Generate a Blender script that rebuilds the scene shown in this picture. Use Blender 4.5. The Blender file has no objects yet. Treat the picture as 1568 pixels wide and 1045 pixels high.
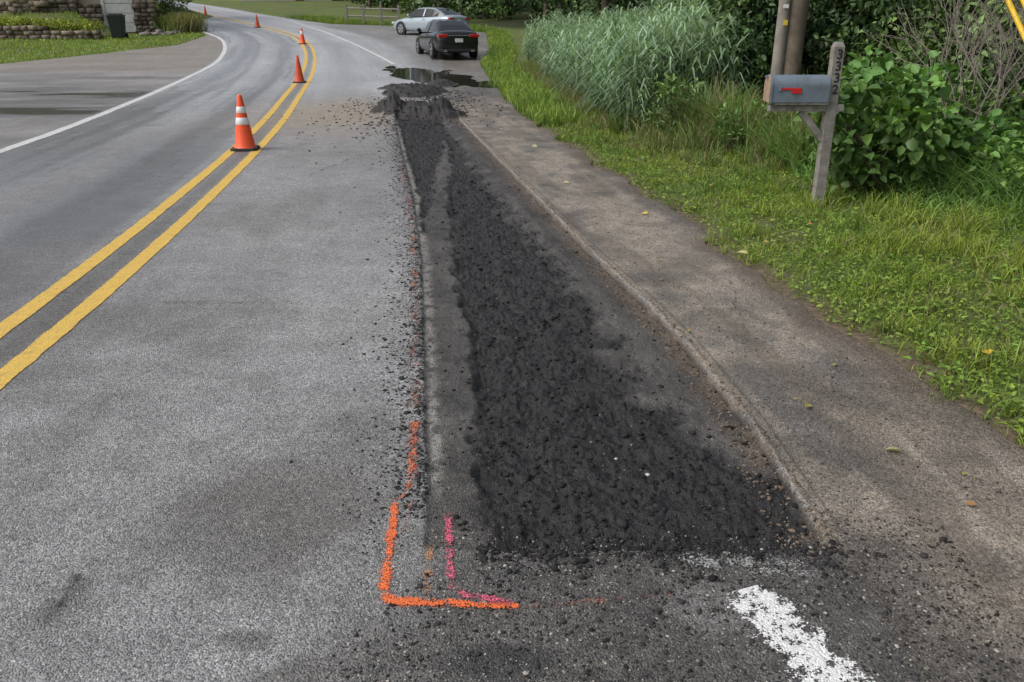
import bpy, bmesh, math, numpy as np
from mathutils import Vector, Matrix
R=np.random.default_rng(7)
rad=math.radians
S=bpy.context.scene
# ------------------------------------------------------------------ noise
def _h(i,j,s):
    v=np.sin(i*127.1+j*311.7+s*74.7)*43758.5453
    return v-np.floor(v)
def vn(x,y,s=0):
    xi=np.floor(x);yi=np.floor(y);xf=x-xi;yf=y-yi
    u=xf*xf*(3-2*xf);v=yf*yf*(3-2*yf)
    a=_h(xi,yi,s);b=_h(xi+1,yi,s);c=_h(xi,yi+1,s);d=_h(xi+1,yi+1,s)
    return a*(1-u)*(1-v)+b*u*(1-v)+c*(1-u)*v+d*u*v
def fbm(x,y,f=1.0,o=4,s=0):
    x=np.asarray(x,float);y=np.asarray(y,float)
    t=0;a=.5;n=0
    for k in range(o):
        t=t+a*vn(x*f+k*17.3,y*f+k*9.1,s+k);n+=a;a*=.5;f*=2.03
    return t/n
def sstep(a,b,x):
    t=np.clip((x-a)/(b-a),0,1);return t*t*(3-2*t)
# ------------------------------------------------------------------ terrain and road lines (metres)
def terr(Y):
    Y=np.asarray(Y,float)
    q=.0017*np.clip(Y-22,0,14)**2
    return q+np.clip(Y-36,0,85)*.05+np.clip(Y-121,0,1e9)*.004
def L(ys,xs):
    return lambda Y: np.interp(Y,ys,xs)
YEL_P=[(-2.35,-6),(-2.45,0),(-2.55,2),(-2.675,3.99),(-2.873,5.84),(-3.167,8.23),(-3.57,11.2),(-4.2,15.2),(-4.95,19.2),(-6.0,25),(-6.98,30),(-8.05,35),(-9.34,40),(-11,45),(-13.3,50),(-18.7,60),(-24.4,70),(-29.8,80),(-35.8,90),(-48,110)]
LED_P=[(-5.9,-6),(-6.1,0),(-6.35,5),(-6.74,10.9),(-7.3,14.3),(-8.1,18.4),(-9.58,25.4),(-10.8,32),(-12.4,38),(-14.3,43.5),(-18.2,51),(-23,60),(-28.5,70),(-34,80),(-40,90),(-52,110)]
RED_P=[(-4.2,31),(-4.75,33),(-7.0,39.8),(-10.2,48.3),(-15.0,60),(-20.8,70),(-26.3,80),(-32.3,90),(-44.5,110)]
yel=L([p[1] for p in YEL_P],[p[0] for p in YEL_P])
XL=L([-6,29,31,35,40,46,54,60,70,80,90,115],[-26,-24,-18.3,-17.1,-15.2,-15.9,-19.9,-23.8,-29.3,-34.8,-41,-56])
XR0=L([-6,0,1.5,3,3.93,4.58,5.84,7.1,8.95,11.65,17,21,30.6,36,48,53,56,60,70,80,90,115],
      [2.6,2.35,2.3,2.12,1.9,1.80,1.65,1.52,1.25,.87,.08,-.2,-1.0,-.8,-1.3,-5,-11.5,-14.2,-20,-25.5,-31.5,-47])
def XR(Y):
    Y=np.asarray(Y,float)
    return XR0(Y)+(fbm(Y,Y*0,1.3,4,3)-.5)*.34*sstep(40,20,Y)
Ls=L([-6,1.7,2.94,3.57,4.465,5.84,8.23,10.2,13.4,15.3,17.8,40,56,115],[.1,-.24,-.34,-.415,-.51,-.663,-.99,-1.31,-1.82,-2.1,-2.5,-5.2,-13.5,-49])
Rs=L([-6,2.11,3.24,4.26,4.95,6.2,8.23,12,17.8,40,56,115],[1.3,1.07,1.043,.945,.83,.585,.235,-.41,-1.4,-3.2,-12.6,-48])
iL=L([2.36,3.57,4.465,5.84,6.85,8.23,10.2,12,14],[-.085,-.175,-.27,-.42,-.52,-.65,-.74,-.88,-1.5])
iR=L([2.3,2.75,3.1,3.57,5.1,8.23,10.2,12,14,17],[1.02,1.0,.78,.64,.46,-.16,-.48,-.76,-1.05,-1.45])
jL=L([6.6,8.23,10.2,13.4,17],[-.74,-.92,-1.25,-1.77,-2.35])
jR=L([6.6,8.23,10.2,12,13.4,17],[-.70,-.79,-.87,-.95,-1.0,-1.5])
def masks(X,Y):
    n=(fbm(X,Y,9,4,11)-.5)
    n2=(fbm(X,Y,3,4,12)-.5)
    e=n*.14+n2*.12
    yend=2.33+n*.07
    ins=sstep(-.010,.010,X-Ls(Y)-n*.02)*sstep(-.010,.010,Rs(Y)-X+n*.03)*sstep(-.015,.02,Y-yend)*sstep(.2,-.2,Y-17.5)
    d1=sstep(-.03,.04,X-iL(Y)+e)*sstep(-.10,.06,iR(Y)-X+e*2.4)*sstep(14,13.3,Y+e)
    d2=sstep(-.02,.04,X-jL(Y)+e*.6)*sstep(-.03,.05,jR(Y)-X+e)*sstep(6.6,7.0,Y)
    dark=np.clip(np.maximum(d1,d2),0,1)*ins
    return ins,dark
def pile(X,Y):
    z=0
    for cx,cy,rx,ry,h in [(-1.75,15.9,.75,.6,.24),(-1.25,15.5,.45,.5,.15),(-2.35,16.0,.35,.35,.17),(-2.3,20.3,.75,1.3,.20),(-1.9,23.0,.4,1.2,.13),(-2.9,21.6,.45,.6,.13)]:
        q=((X-cx)/rx)**2+((Y-cy)/ry)**2
        z=z+h*np.clip(1-q*(.7+.6*fbm(X,Y,3,3,5)),0,1)**.8*(.5+1.0*fbm(X,Y,7,4,9))
    return z
def surfz(X,Y):
    X=np.asarray(X,float);Y=np.asarray(Y,float)
    ins,dark=masks(X,Y)
    z=terr(Y)+.006*(fbm(X,Y,.8,2,2)-.5)
    sh=ins*(-.012-.026*sstep(.25,.0,Rs(Y)-X)*sstep(2.3,4,Y))
    z=z+sh-.030*dark+dark*(.050*(fbm(X,Y,4,3,20)-.5)+.038*(fbm(X,Y,13,3,21)-.5)+.028*(fbm(X,Y,55,3,22)-.5))
    z=z+ins*.009*(fbm(X,Y,30,3,25)-.5)
    z=z+.010*np.exp(-((X-Rs(Y)-.015)/.018)**2)*sstep(2.2,2.5,Y)*sstep(17,15,Y)*sstep(.40,.55,fbm(X,Y,6,4,31))*fbm(X,Y,20,3,32)*1.4
    return z+pile(X,Y)
# ------------------------------------------------------------------ mesh helpers
def mesh_np(name,V,F,mat=None,col=None,smooth=False,attrs=None,uv=None,parent=None):
    V=np.asarray(V,np.float32).reshape(-1,3);F=np.asarray(F,np.int32);k=F.shape[1]
    me=bpy.data.meshes.new(name)
    me.vertices.add(len(V));me.vertices.foreach_set('co',V.ravel())
    me.loops.add(F.size);me.loops.foreach_set('vertex_index',F.ravel())
    me.polygons.add(len(F));me.polygons.foreach_set('loop_start',np.arange(0,F.size,k,dtype=np.int32))
    me.update(calc_edges=True)
    if smooth: me.polygons.foreach_set('use_smooth',np.ones(len(F),bool))
    if col is not None:
        c=np.ones((len(V),4),np.float32);c[:,:3]=col
        a=me.attributes.new('Col','FLOAT_COLOR','POINT');a.data.foreach_set('color',c.ravel())
    for n,v in (attrs or {}).items():
        a=me.attributes.new(n,'FLOAT','POINT');a.data.foreach_set('value',np.asarray(v,np.float32).ravel())
    if uv is not None:
        u=me.uv_layers.new(name='UVMap');u.data.foreach_set('uv',np.asarray(uv,np.float32)[F.ravel()].ravel())
    if mat: me.materials.append(mat)
    o=bpy.data.objects.new(name,me);S.collection.objects.link(o)
    if parent: o.parent=parent
    return o
def empty(name,loc=(0,0,0),rz=0):
    o=bpy.data.objects.new(name,None);S.collection.objects.link(o);o.location=loc;o.rotation_euler=(0,0,rz);return o
def bm_obj(name,bm,mats,parent=None,smooth=False,bevel=0,sub=0):
    me=bpy.data.meshes.new(name);bmesh.ops.recalc_face_normals(bm,faces=bm.faces);bm.to_mesh(me);bm.free()
    for m in (mats if isinstance(mats,(list,tuple)) else [mats]): me.materials.append(m)
    if smooth:
        for p in me.polygons:p.use_smooth=True
    o=bpy.data.objects.new(name,me);S.collection.objects.link(o)
    if parent:o.parent=parent
    if bevel:
        b=o.modifiers.new('b','BEVEL');b.width=bevel;b.segments=2;b.limit_method='ANGLE'
    if sub:
        s=o.modifiers.new('s','SUBSURF');s.levels=sub;s.render_levels=sub
    return o
def bbox(bm,x0,x1,y0,y1,z0,z1,mi=0,M=None):
    vs=[bm.verts.new((x,y,z)) for z in(z0,z1) for y in(y0,y1) for x in(x0,x1)]
    if M:
        for v in vs:v.co=M@v.co
    for f in[(0,1,3,2),(4,6,7,5),(0,4,5,1),(2,3,7,6),(0,2,6,4),(1,5,7,3)]:
        bm.faces.new([vs[i] for i in f]).material_index=mi
def box(name,x0,x1,y0,y1,z0,z1,mat,parent=None,bevel=0,M=None):
    bm=bmesh.new();bbox(bm,x0,x1,y0,y1,z0,z1,0,M);return bm_obj(name,bm,mat,parent,bevel=bevel)
def tubes(paths,sides=6):
    V=[];F=[];n=0
    for P,rr in paths:
        P=np.asarray(P,float);m=len(P)
        T=np.gradient(P,axis=0);T/=np.linalg.norm(T,axis=1)[:,None]+1e-9
        ref=np.array([1,0,0]) if abs(T[0,0])<.8 else np.array([0,1,0])
        A=np.cross(T,ref);A/=np.linalg.norm(A,axis=1)[:,None]+1e-9;B=np.cross(T,A)
        an=np.arange(sides)/sides*2*np.pi
        ring=P[:,None]+np.asarray(rr)[:,None,None]*(A[:,None]*np.cos(an)[None,:,None]+B[:,None]*np.sin(an)[None,:,None])
        V.append(ring.reshape(-1,3))
        i=np.arange(m-1)[:,None]*sides;j=np.arange(sides)[None];j2=(j+1)%sides
        F.append(np.stack([i+j,i+j2,i+sides+j2,i+sides+j],-1).reshape(-1,4)+n);n+=m*sides
    return np.concatenate(V),np.concatenate(F)
# ------------------------------------------------------------------ materials
class NT:
    def __init__(s,name):
        s.m=bpy.data.materials.new(name);s.m.use_nodes=True;s.t=s.m.node_tree;s.b=s.t.nodes['Principled BSDF'];s.o=s.t.nodes['Material Output']
    def n(s,t,**k):
        x=s.t.nodes.new(t)
        for a,b in k.items():setattr(x,a,b)
        return x
    def l(s,a,b):s.t.links.new(a,b)
    def math(s,op,a,b=None,c=None,clamp=False):
        x=s.n('ShaderNodeMath',operation=op);x.use_clamp=clamp
        for i,v in enumerate((a,b,c)):
            if v is None:continue
            if isinstance(v,(int,float)):x.inputs[i].default_value=v
            else:s.l(v,x.inputs[i])
        return x.outputs[0]
    def mix(s,f,a,b,bt='MIX'):
        x=s.n('ShaderNodeMix',data_type='RGBA',blend_type=bt)
        for i,v in((0,f),(6,a),(7,b)):
            if isinstance(v,(int,float)):x.inputs[i].default_value=v
            elif isinstance(v,tuple):x.inputs[i].default_value=(*v[:3],1)
            else:s.l(v,x.inputs[i])
        return x.outputs[2]
    def noise(s,sc,det=4,rough=.55,vec=None):
        x=s.n('ShaderNodeTexNoise');x.inputs['Scale'].default_value=sc;x.inputs['Detail'].default_value=det;x.inputs['Roughness'].default_value=rough
        s.l(vec if vec is not None else s.tc(),x.inputs['Vector']);return x.outputs[0]
    def tc(s):
        if not hasattr(s,'_tc'):s._tc=s.n('ShaderNodeTexCoord')
        return s._tc.outputs['Object']
    def vor(s,sc):
        x=s.n('ShaderNodeTexVoronoi');x.inputs['Scale'].default_value=sc;s.l(s.tc(),x.inputs['Vector']);return x
    def rng(s,v,a,b,c,d):
        x=s.n('ShaderNodeMapRange');s.l(v,x.inputs[0])
        for i,q in enumerate((a,b,c,d)):x.inputs[i+1].default_value=q
        return x.outputs[0]
def simple(name,col,rough=.6,var=.25,sc=8,metal=0,bump=0,bsc=60,coat=0,dirt=None):
    t=NT(name);n=t.noise(sc,4)
    f=t.rng(n,.3,.7,0,1)
    c=t.mix(f,tuple(c*(1-var) for c in col),tuple(min(1,c*(1+var)) for c in col))
    if dirt:
        c=t.mix(t.rng(t.noise(sc*.6+3,5,.7),.5,.72,0,.8),c,dirt)
    t.l(c,t.b.inputs['Base Color']);t.b.inputs['Roughness'].default_value=rough;t.b.inputs['Metallic'].default_value=metal
    t.b.inputs['Coat Weight'].default_value=coat
    if bump:
        b=t.n('ShaderNodeBump');b.inputs['Strength'].default_value=bump;b.inputs['Distance'].default_value=.01
        t.l(t.noise(bsc,3),b.inputs['Height']);t.l(b.outputs[0],t.b.inputs['Normal'])
    return t.m
def foliage(name,trans=.3,rough=.5,spec=.35):
    t=NT(name);a=t.n('ShaderNodeAttribute',attribute_name='Col')
    t.l(a.outputs['Color'],t.b.inputs['Base Color']);t.b.inputs['Roughness'].default_value=rough;t.b.inputs['Specular IOR Level'].default_value=spec
    if trans:
        tr=t.n('ShaderNodeBsdfTranslucent');t.l(t.mix(1.0,a.outputs['Color'],(1.5,1.5,.7),'MULTIPLY'),tr.inputs[0])
        mx=t.n('ShaderNodeMixShader');mx.inputs[0].default_value=trans
        t.l(t.b.outputs[0],mx.inputs[1]);t.l(tr.outputs[0],mx.inputs[2]);t.l(mx.outputs[0],t.o.inputs[0])
    return t.m
def attrmat(name,rough=.9,bump=.4,bsc=80,lo=.7,hi=1.3):
    t=NT(name);a=t.n('ShaderNodeAttribute',attribute_name='Col')
    m=t.rng(t.noise(bsc,3),.3,.7,lo,hi)
    cc=t.n('ShaderNodeCombineColor');[t.l(m,cc.inputs[i]) for i in range(3)]
    t.l(t.mix(1.0,a.outputs['Color'],cc.outputs[0],'MULTIPLY'),t.b.inputs['Base Color'])
    t.b.inputs['Roughness'].default_value=rough;t.b.inputs['Specular IOR Level'].default_value=.3
    if bump:
        b=t.n('ShaderNodeBump');b.inputs['Strength'].default_value=bump;b.inputs['Distance'].default_value=.01
        t.l(t.noise(bsc*1.5,2),b.inputs['Height']);t.l(b.outputs[0],t.b.inputs['Normal'])
    return t.m
def road_mat():
    t=NT('asphalt');a=t.n('ShaderNodeAttribute',attribute_name='Col');w=t.n('ShaderNodeAttribute',attribute_name='wet').outputs['Fac']
    v=t.vor(165);sp=t.n('ShaderNodeSeparateColor');t.l(v.outputs['Color'],sp.inputs[0])
    v2=t.vor(72);sp2=t.n('ShaderNodeSeparateColor');t.l(v2.outputs['Color'],sp2.inputs[0])
    g=t.rng(sp.outputs[0],0,1,.52,1.48)
    g2=t.rng(sp2.outputs[1],0,1,.80,1.20)
    g3=t.rng(t.noise(4,5,.65),.3,.7,.84,1.16)
    g=t.math('MULTIPLY',t.math('MULTIPLY',g,g2),g3)
    cc=t.n('ShaderNodeCombineColor');[t.l(g,cc.inputs[i]) for i in range(3)]
    c=t.mix(1.0,a.outputs['Color'],cc.outputs[0],'MULTIPLY')
    pale=t.math('MULTIPLY',t.math('GREATER_THAN',sp2.outputs[0],.92),t.math('LESS_THAN',v2.outputs['Distance'],.38))
    pc=t.mix(1.0,a.outputs['Color'],(2.3,2.2,2.0),'MULTIPLY')
    c=t.mix(t.math('MULTIPLY',pale,.65),c,pc)
    dk=t.math('MULTIPLY',t.math('GREATER_THAN',sp2.outputs[2],.90),t.math('LESS_THAN',v2.outputs['Distance'],.40))
    c=t.mix(t.math('MULTIPLY',dk,.55),c,(.035,.035,.034))
    t.l(c,t.b.inputs['Base Color'])
    t.l(t.rng(w,0,1,.66,.06),t.b.inputs['Roughness']);t.b.inputs['Specular IOR Level'].default_value=.5
    b=t.n('ShaderNodeBump');b.inputs['Distance'].default_value=.006
    t.l(t.rng(w,0,.8,.8,.05),b.inputs['Strength'])
    t.l(t.math('MULTIPLY',v.outputs['Distance'],-1.0),b.inputs['Height']);t.l(b.outputs[0],t.b.inputs['Normal']);return t.m
def paint(name,col,wear=.35,rough=.6,edge=3.0,grit=1.0,patch=6,dirt=(.12,.11,.1),soft=5.0,pk=2.8,dm=.5):
    t=NT(name);uv=t.n('ShaderNodeUVMap');s=t.n('ShaderNodeSeparateXYZ');t.l(uv.outputs[0],s.inputs[0])
    e=t.math('SUBTRACT',1.0,t.math('ABSOLUTE',t.math('MULTIPLY_ADD',s.outputs[1],2.0,-1.0)))
    e=t.math('MINIMUM',t.math('MULTIPLY',e,edge),1.0)
    k=t.math('MULTIPLY',t.math('SUBTRACT',t.noise(150,2),.5),2.2*grit)
    k2=t.math('MULTIPLY',t.math('SUBTRACT',t.noise(patch,4,.65),.5),pk)
    m=t.math('SUBTRACT',t.math('ADD',t.math('ADD',e,k),k2),wear)
    m=t.math('MULTIPLY',m,soft,clamp=True)
    c=t.mix(t.rng(t.noise(14,5,.7),.42,.72,0,dm),col,dirt)
    v=t.vor(165);sp=t.n('ShaderNodeSeparateColor');t.l(v.outputs['Color'],sp.inputs[0])
    g=t.rng(sp.outputs[0],0,1,.75,1.1);cc=t.n('ShaderNodeCombineColor');[t.l(g,cc.inputs[i]) for i in range(3)]
    c=t.mix(1.0,c,cc.outputs[0],'MULTIPLY')
    t.l(c,t.b.inputs['Base Color']);t.b.inputs['Roughness'].default_value=rough
    b=t.n('ShaderNodeBump');b.inputs['Distance'].default_value=.005;b.inputs['Strength'].default_value=.7
    t.l(t.math('MULTIPLY',v.outputs['Distance'],-1.0),b.inputs['Height']);t.l(b.outputs[0],t.b.inputs['Normal'])
    tr=t.n('ShaderNodeBsdfTransparent');mx=t.n('ShaderNodeMixShader')
    t.l(m,mx.inputs[0]);t.l(tr.outputs[0],mx.inputs[1]);t.l(t.b.outputs[0],mx.inputs[2]);t.l(mx.outputs[0],t.o.inputs[0]);return t.m
M_leaf=foliage('leaf_foliage',.2);M_mass=foliage('leaf_foliage_mass',0);M_grass=foliage('grass_blades',.22,.55);M_dirtg=attrmat('ground_soil_grass',.95,.5,30,.6,1.4)
M_stone=attrmat('gravel_stone',.85,0,200);M_road=road_mat()
M_bark=simple('bark',(.10,.08,.06),.9,.4,6,bump=.8,bsc=30)
M_wood=simple('weathered_wood',(.24,.22,.20),.85,.3,14,bump=.5,bsc=70,dirt=(.11,.095,.08))
M_black=simple('black_rubber',(.02,.02,.02),.7,.3,20)
M_white=simple('white_painted',(.7,.7,.68),.5,.06,3,dirt=(.5,.48,.44))
# ------------------------------------------------------------------ ROAD
def build_road():
    ys=[-6,-4,-2.5,-1.2,0,.5];y=.9
    while y<114: ys.append(y);y*=1.0045
    ys=np.array(ys)
    s1=np.linspace(1,0,190)**2.0
    c1=XL(ys)[:,None]*s1[None]+(Ls(ys)-.55)[:,None]*(1-s1)[None]
    s2=np.linspace(0,1,320)[1:]
    c2=(Ls(ys)-.55)[:,None]*(1-s2)+(Rs(ys)+.12)[:,None]*s2
    s3=np.linspace(0,1,110)[1:]
    xr=np.maximum(XR(ys),Rs(ys)+.3)
    c3=(Rs(ys)+.12)[:,None]*(1-s3)+xr[:,None]*s3
    X=np.concatenate([c1,c2,c3],1);Y=np.repeat(ys[:,None],X.shape[1],1)
    Z=surfz(X,Y)
    ins,dark=masks(X,Y)
    Z[:, -1]-=.03
    def C(r,g,b):return np.array([r,g,b])[None,None]
    def mx(c,m,n):return c*(1-m[...,None])+n*m[...,None]
    big=fbm(X,Y,.35,4,40);med=fbm(X,Y,2.2,5,41);fin=fbm(X,Y,14,4,42)
    U=X-yel(Y)
    stret=fbm(U/.55,Y/5,1,4,43)
    st2=fbm(U/.22,Y/9,1,4,48)
    col=np.ones(X.shape+(3,))*C(.226,.226,.227)
    col*=(.80+.40*big)[...,None]*(.86+.28*med)[...,None]*(.80+.40*stret)[...,None]
    col=mx(col,.45*sstep(.48,.66,fbm(X,Y,1.1,5,44))*sstep(6,2,Y),C(.13,.118,.105))
    col=mx(col,.5*sstep(.60,.74,fbm(X,Y,1.3,5,49))*sstep(16,3,Y),C(.115,.108,.10))
    for (cx,cy,rx,ry,a) in[(-1.38,2.07,.06,.16,.8),(-.78,1.88,.10,.05,.6),(-.95,2.5,.5,.3,.2),(-.85,3.2,.35,.5,.2),(-1.9,3.3,.12,.35,.3),(-2.0,7.9,.25,.9,.3),(-1.95,4.9,.25,.05,.5),(-.62,1.7,.16,.12,.5)]:
        q=((X-cx-(med-.5)*.15)/rx)**2+((Y-cy)/ry)**2+(fin-.5)*1.2
        col=mx(col,a*sstep(1.3,.1,q),C(.075,.070,.064))
    left=sstep(.15,-.4,U)
    col=mx(col,left*.35*sstep(16,8,Y),C(.15,.15,.158))
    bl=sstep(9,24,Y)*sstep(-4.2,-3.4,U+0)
    col*=(1+bl*(.25+.65*st2))[...,None];col=mx(col,bl*.25,C(.36,.375,.41))  # bright bluish sky sheen of the far lanes, painted into the albedo
    wt=np.exp(-((U+1.0)/.38)**2)+np.exp(-((U+2.6)/.38)**2)
    col=mx(col,np.clip(left*wt*(.5+.7*stret)*sstep(3,8,Y),0,1)*.55,C(.085,.085,.09))
    col=mx(col,left*sstep(.50,.64,st2)*.55,C(.10,.099,.10))
    col=mx(col,(U>.2)*bl*np.clip(np.exp(-((U-1.3)/.5)**2)*(.3+st2),0,1)*.35,C(.17,.17,.175))
    wet=left*(.25+.45*sstep(.42,.60,stret))*sstep(3,10,Y)
    far=sstep(12,26,Y)
    wet=np.maximum(wet,far*.50*(.3+st2*1.2))
    wr=np.exp(-((U-1.0)/.3)**2)+np.exp(-((U-2.6)/.3)**2)
    col=mx(col,np.clip(wr*.25*(U>0),0,1),C(.26,.258,.255))
    col=mx(col,np.exp(-(U/.10)**2)*.6,C(.09,.085,.077))
    ledx=np.interp(Y,[p[1] for p in LED_P],[p[0] for p in LED_P])
    ap=sstep(.1,-.3,X-ledx)
    apc=C(.215,.205,.195)*(.45+1.1*fbm(X,Y*1.8,.5,5,45))[...,None]
    col=mx(col,ap,apc)
    pn=fbm(X*.6,Y*1.6,.5,5,47)-.18*(((X+10.8)/3.6)**2+((Y-18.0)/3.2)**2)+.12
    pd=sstep(.48,.62,pn)*ap
    col=mx(col,sstep(.32,.50,pn)*ap*.70,C(.095,.09,.085))
    col=mx(col,pd,C(.055,.052,.05));wet=np.maximum(wet*(1-ap*.5),ap*(.35*sstep(.32,.5,pn)+.5*sstep(.48,.62,pn)))
    col=mx(col,ap*sstep(26,30,Y)*.5,C(.24,.205,.155))
    # right shoulder
    rt=sstep(0,.03,X-Rs(Y))*sstep(50,30,Y)
    shc=C(.142,.129,.115)*(.55+.9*med)[...,None]
    col=mx(col,rt,shc)
    V=X-Rs(Y)
    sw=np.maximum(XR(Y)-Rs(Y),.2)
    tr=V/sw
    sn=fbm(V*2.6,Y*.9,1,5,50)*.5+fbm(X,Y,4,6,51)*.5
    sand=sstep(.40,.62,sn+.13*np.exp(-((tr-.55)/.26)**2)-.04)
    col=mx(col,rt*sand*.85,C(.285,.245,.198)*(.7+.6*fin)[...,None])
    sand2=sstep(.50,.62,fbm(V*8,Y*.8,1,4,62));col=mx(col,rt*sand2*.4,C(.27,.23,.185))
    mud=sstep(.52,.62,fbm(V*5,Y*.7,1,5,66));col=mx(col,rt*mud*.45,C(.115,.092,.068))
    col=mx(col,rt*sstep(.80,1.0,tr+.3*(med-.5))*.75,C(.105,.079,.054))
    dp=sstep(.55,.66,fbm(X,Y,2.4,6,52));col=mx(col,rt*dp*.4,C(.07,.064,.057))
    wet=np.maximum(wet,rt*dp*.22*(Y<20))
    lot=sstep(18,23,Y)*sstep(3.2,4.2,U)*sstep(60,54,Y)
    col=mx(col,lot*.7,C(.16,.148,.135)*(.5+1.0*fbm(X,Y,.8,5,53))[...,None])
    sd=np.exp(-((X+3.1)/1.6)**2-((Y-16.2)/2.8)**2)
    col=mx(col,np.clip(sd*1.5*(.3+1.1*fbm(X,Y,2,4,54)),0,1)*.85,C(.29,.24,.18))
    dk2=np.exp(-((X+1.2)/1.3)**2-((Y-20.5)/3.5)**2)
    col=mx(col,np.clip(dk2*(.3+fbm(X,Y,1.5,4,55)),0,1)*.8,C(.07,.062,.055));wet=np.maximum(wet,dk2*.5*sstep(.5,.6,fbm(X,Y,1.2,4,56)))
    dl=Ls(Y)-X
    sp=np.exp(-np.clip(dl,0,9)/.10)*(dl>-.02)*sstep(.38,.66,fbm(X,Y,40,3,57)+.12*np.exp(-dl/.05))*sstep(2.2,2.8,Y)*sstep(18,12,Y)
    col=mx(col,np.clip(sp*1.3,0,1)*.7,C(.045,.043,.042))
    nz=sstep(-.45,.10,X+.20+.5*(med-.5))*sstep(2.65,2.3,Y+.1*(fin-.5))*sstep(.55,-.05,X-1.12)
    nz=np.maximum(nz,sstep(2.10,1.75,Y+.3*(med-.5))*sstep(-.6,-.05,X+.3*(med-.5))*sstep(.7,0,X-1.1))
    col=mx(col,nz*.85,C(.062,.057,.052)*(.25+1.5*fbm(X,Y,28,3,58))[...,None])
    ed=sstep(.16,.0,2.33-Y+.12*(med-.5)+.08*(fin-.5))*(Y<2.40)*sstep(-.1,.05,X)*sstep(1.1,1.0,X)
    col=mx(col,ed*.75,C(.028,.026,.026)*(.5+1.0*fin)[...,None])
    sm=sstep(1.5,.5,((X+.02)/.18)**2+((Y-1.80)/.09)**2+2*(med-.5))
    col=mx(col,sm*.85,C(.036,.035,.036))
    sm2=sstep(1.4,.5,((X-.62)/.16)**2+((Y-2.02)/.12)**2+2*(med-.5))
    col=mx(col,sm2*.5,C(.18,.175,.17))
    # patch surfaces
    col=mx(col,ins,C(.060,.055,.051)*(.40+1.2*fbm(X,Y,4,5,59))[...,None]*(.5+1.0*fin)[...,None])
    lo=fbm(V*7,Y*.9,1,4,63);col=mx(col,ins*sstep(.5,.65,lo)*.45,C(.105,.096,.087))
    re=np.clip((Rs(Y)-X),0,9);bre=np.exp(-(re/.11)**2)*ins*sstep(.30,.55,fbm(X,Y,8,4,60)+.05)
    col=mx(col,np.clip(bre,0,1)*.8,C(.14,.105,.074))
    rl=np.exp(-((V-.03)/.03)**2)*sstep(2.1,2.4,Y)*sstep(18,15,Y)
    col=mx(col,np.clip(rl*(.0+1.3*sstep(.3,.65,fbm(X,Y,5,4,64))),0,1)*.65,C(.23,.185,.14))
    gl_=np.exp(-((V+.012)/.010)**2)*sstep(2.3,2.6,Y)*sstep(17,13,Y);col=mx(col,np.clip(gl_*sstep(.4,.55,fin+.1),0,1)*.8,C(.035,.03,.026))
    gl2=np.exp(-((V-.075)/.006)**2)*sstep(2.3,2.6,Y)*sstep(17,10,Y);col=mx(col,np.clip(gl2,0,1)*.7,C(.04,.035,.03))
    band=np.exp(-((X-Ls(Y)-.035)/.030)**2)*sstep(2.5,2.9,Y)*sstep(17,13,Y)*sstep(.34,.62,fbm(X,Y,22,4,65)+.05)
    col=mx(col,np.clip(band,0,1)*.8,C(.25,.235,.215))
    eb=np.exp(-((Y-2.31-.02*(med-.5))/.014)**2)*(X>-.1)*(X<.6)
    col=mx(col,np.clip(eb*fin*1.5,0,1)*.8,C(.2,.185,.17))
    col=mx(col,dark,C(.0150,.0144,.0150)*(.4+1.3*fbm(X,Y,20,3,61))[...,None])
    pz=pile(X,Y);col=mx(col,sstep(.01,.03,pz),C(.024,.022,.021)*(.4+1.3*fin)[...,None])
    wet=wet*(1-ins)*(1-sstep(.0,.01,pz))
    nr,nc=X.shape
    i=np.arange(nr-1)[:,None]*nc+np.arange(nc-1)[None]
    F=np.stack([i,i+1,i+nc+1,i+nc],-1).reshape(-1,4)
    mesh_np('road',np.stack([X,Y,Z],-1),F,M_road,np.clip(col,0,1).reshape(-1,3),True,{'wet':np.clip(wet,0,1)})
build_road()
# ------------------------------------------------------------------ GROUND
def ground_z(X,Y):
    X=np.asarray(X,float);Y=np.asarray(Y,float)
    z=terr(Y)-.02+.05*(fbm(X,Y,.7,3,70)-.5)*sstep(0,1.2,X-XR0(Y))
    z=z+.35*sstep(2.5,9,X-XR0(Y))*sstep(60,40,Y)
    inside=(X<XR(Y)-.12)&(X>XL(Y)+.25)
    z=z+1.1*sstep(44.5,46,Y)*sstep(-21,-23,X)*sstep(70,60,Y)
    return np.where(inside,z-.22,z)
def build_ground():
    xs=np.unique(np.concatenate([np.linspace(-900,-60,15),np.arange(-60,-2,1.0),np.arange(-2,1,.25),np.arange(1,7,.08),np.arange(7,40,1.0),np.linspace(40,900,15)]))
    ys=np.unique(np.concatenate([np.linspace(-300,-7,8),np.arange(-6,1,.5),np.arange(1,14,.08),np.arange(14,30,.4),np.arange(30,120,1.0),np.linspace(120,1500,20)]))
    X,Y=np.meshgrid(xs,ys);Z=ground_z(X,Y)
    g=np.array([.10,.14,.032]);br=np.array([.13,.10,.068])
    m=(sstep(.5,.66,fbm(X,Y,2.2,4,71))*.6)[...,None]
    col=(g*(1-m)+br*m)*(.65+.7*fbm(X,Y,1.1,4,72))[...,None]
    d=X-XR(Y);e=(sstep(.40,.0,d+.35*(fbm(X,Y,5,4,73)-.5))*(Y<30))[...,None]
    col=col*(1-e)+br*e
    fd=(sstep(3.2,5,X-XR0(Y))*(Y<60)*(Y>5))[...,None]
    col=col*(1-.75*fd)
    nr,nc=X.shape;i=np.arange(nr-1)[:,None]*nc+np.arange(nc-1)[None]
    F=np.stack([i,i+1,i+nc+1,i+nc],-1).reshape(-1,4)
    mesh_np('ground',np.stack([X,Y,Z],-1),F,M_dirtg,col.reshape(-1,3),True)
build_ground()
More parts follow.
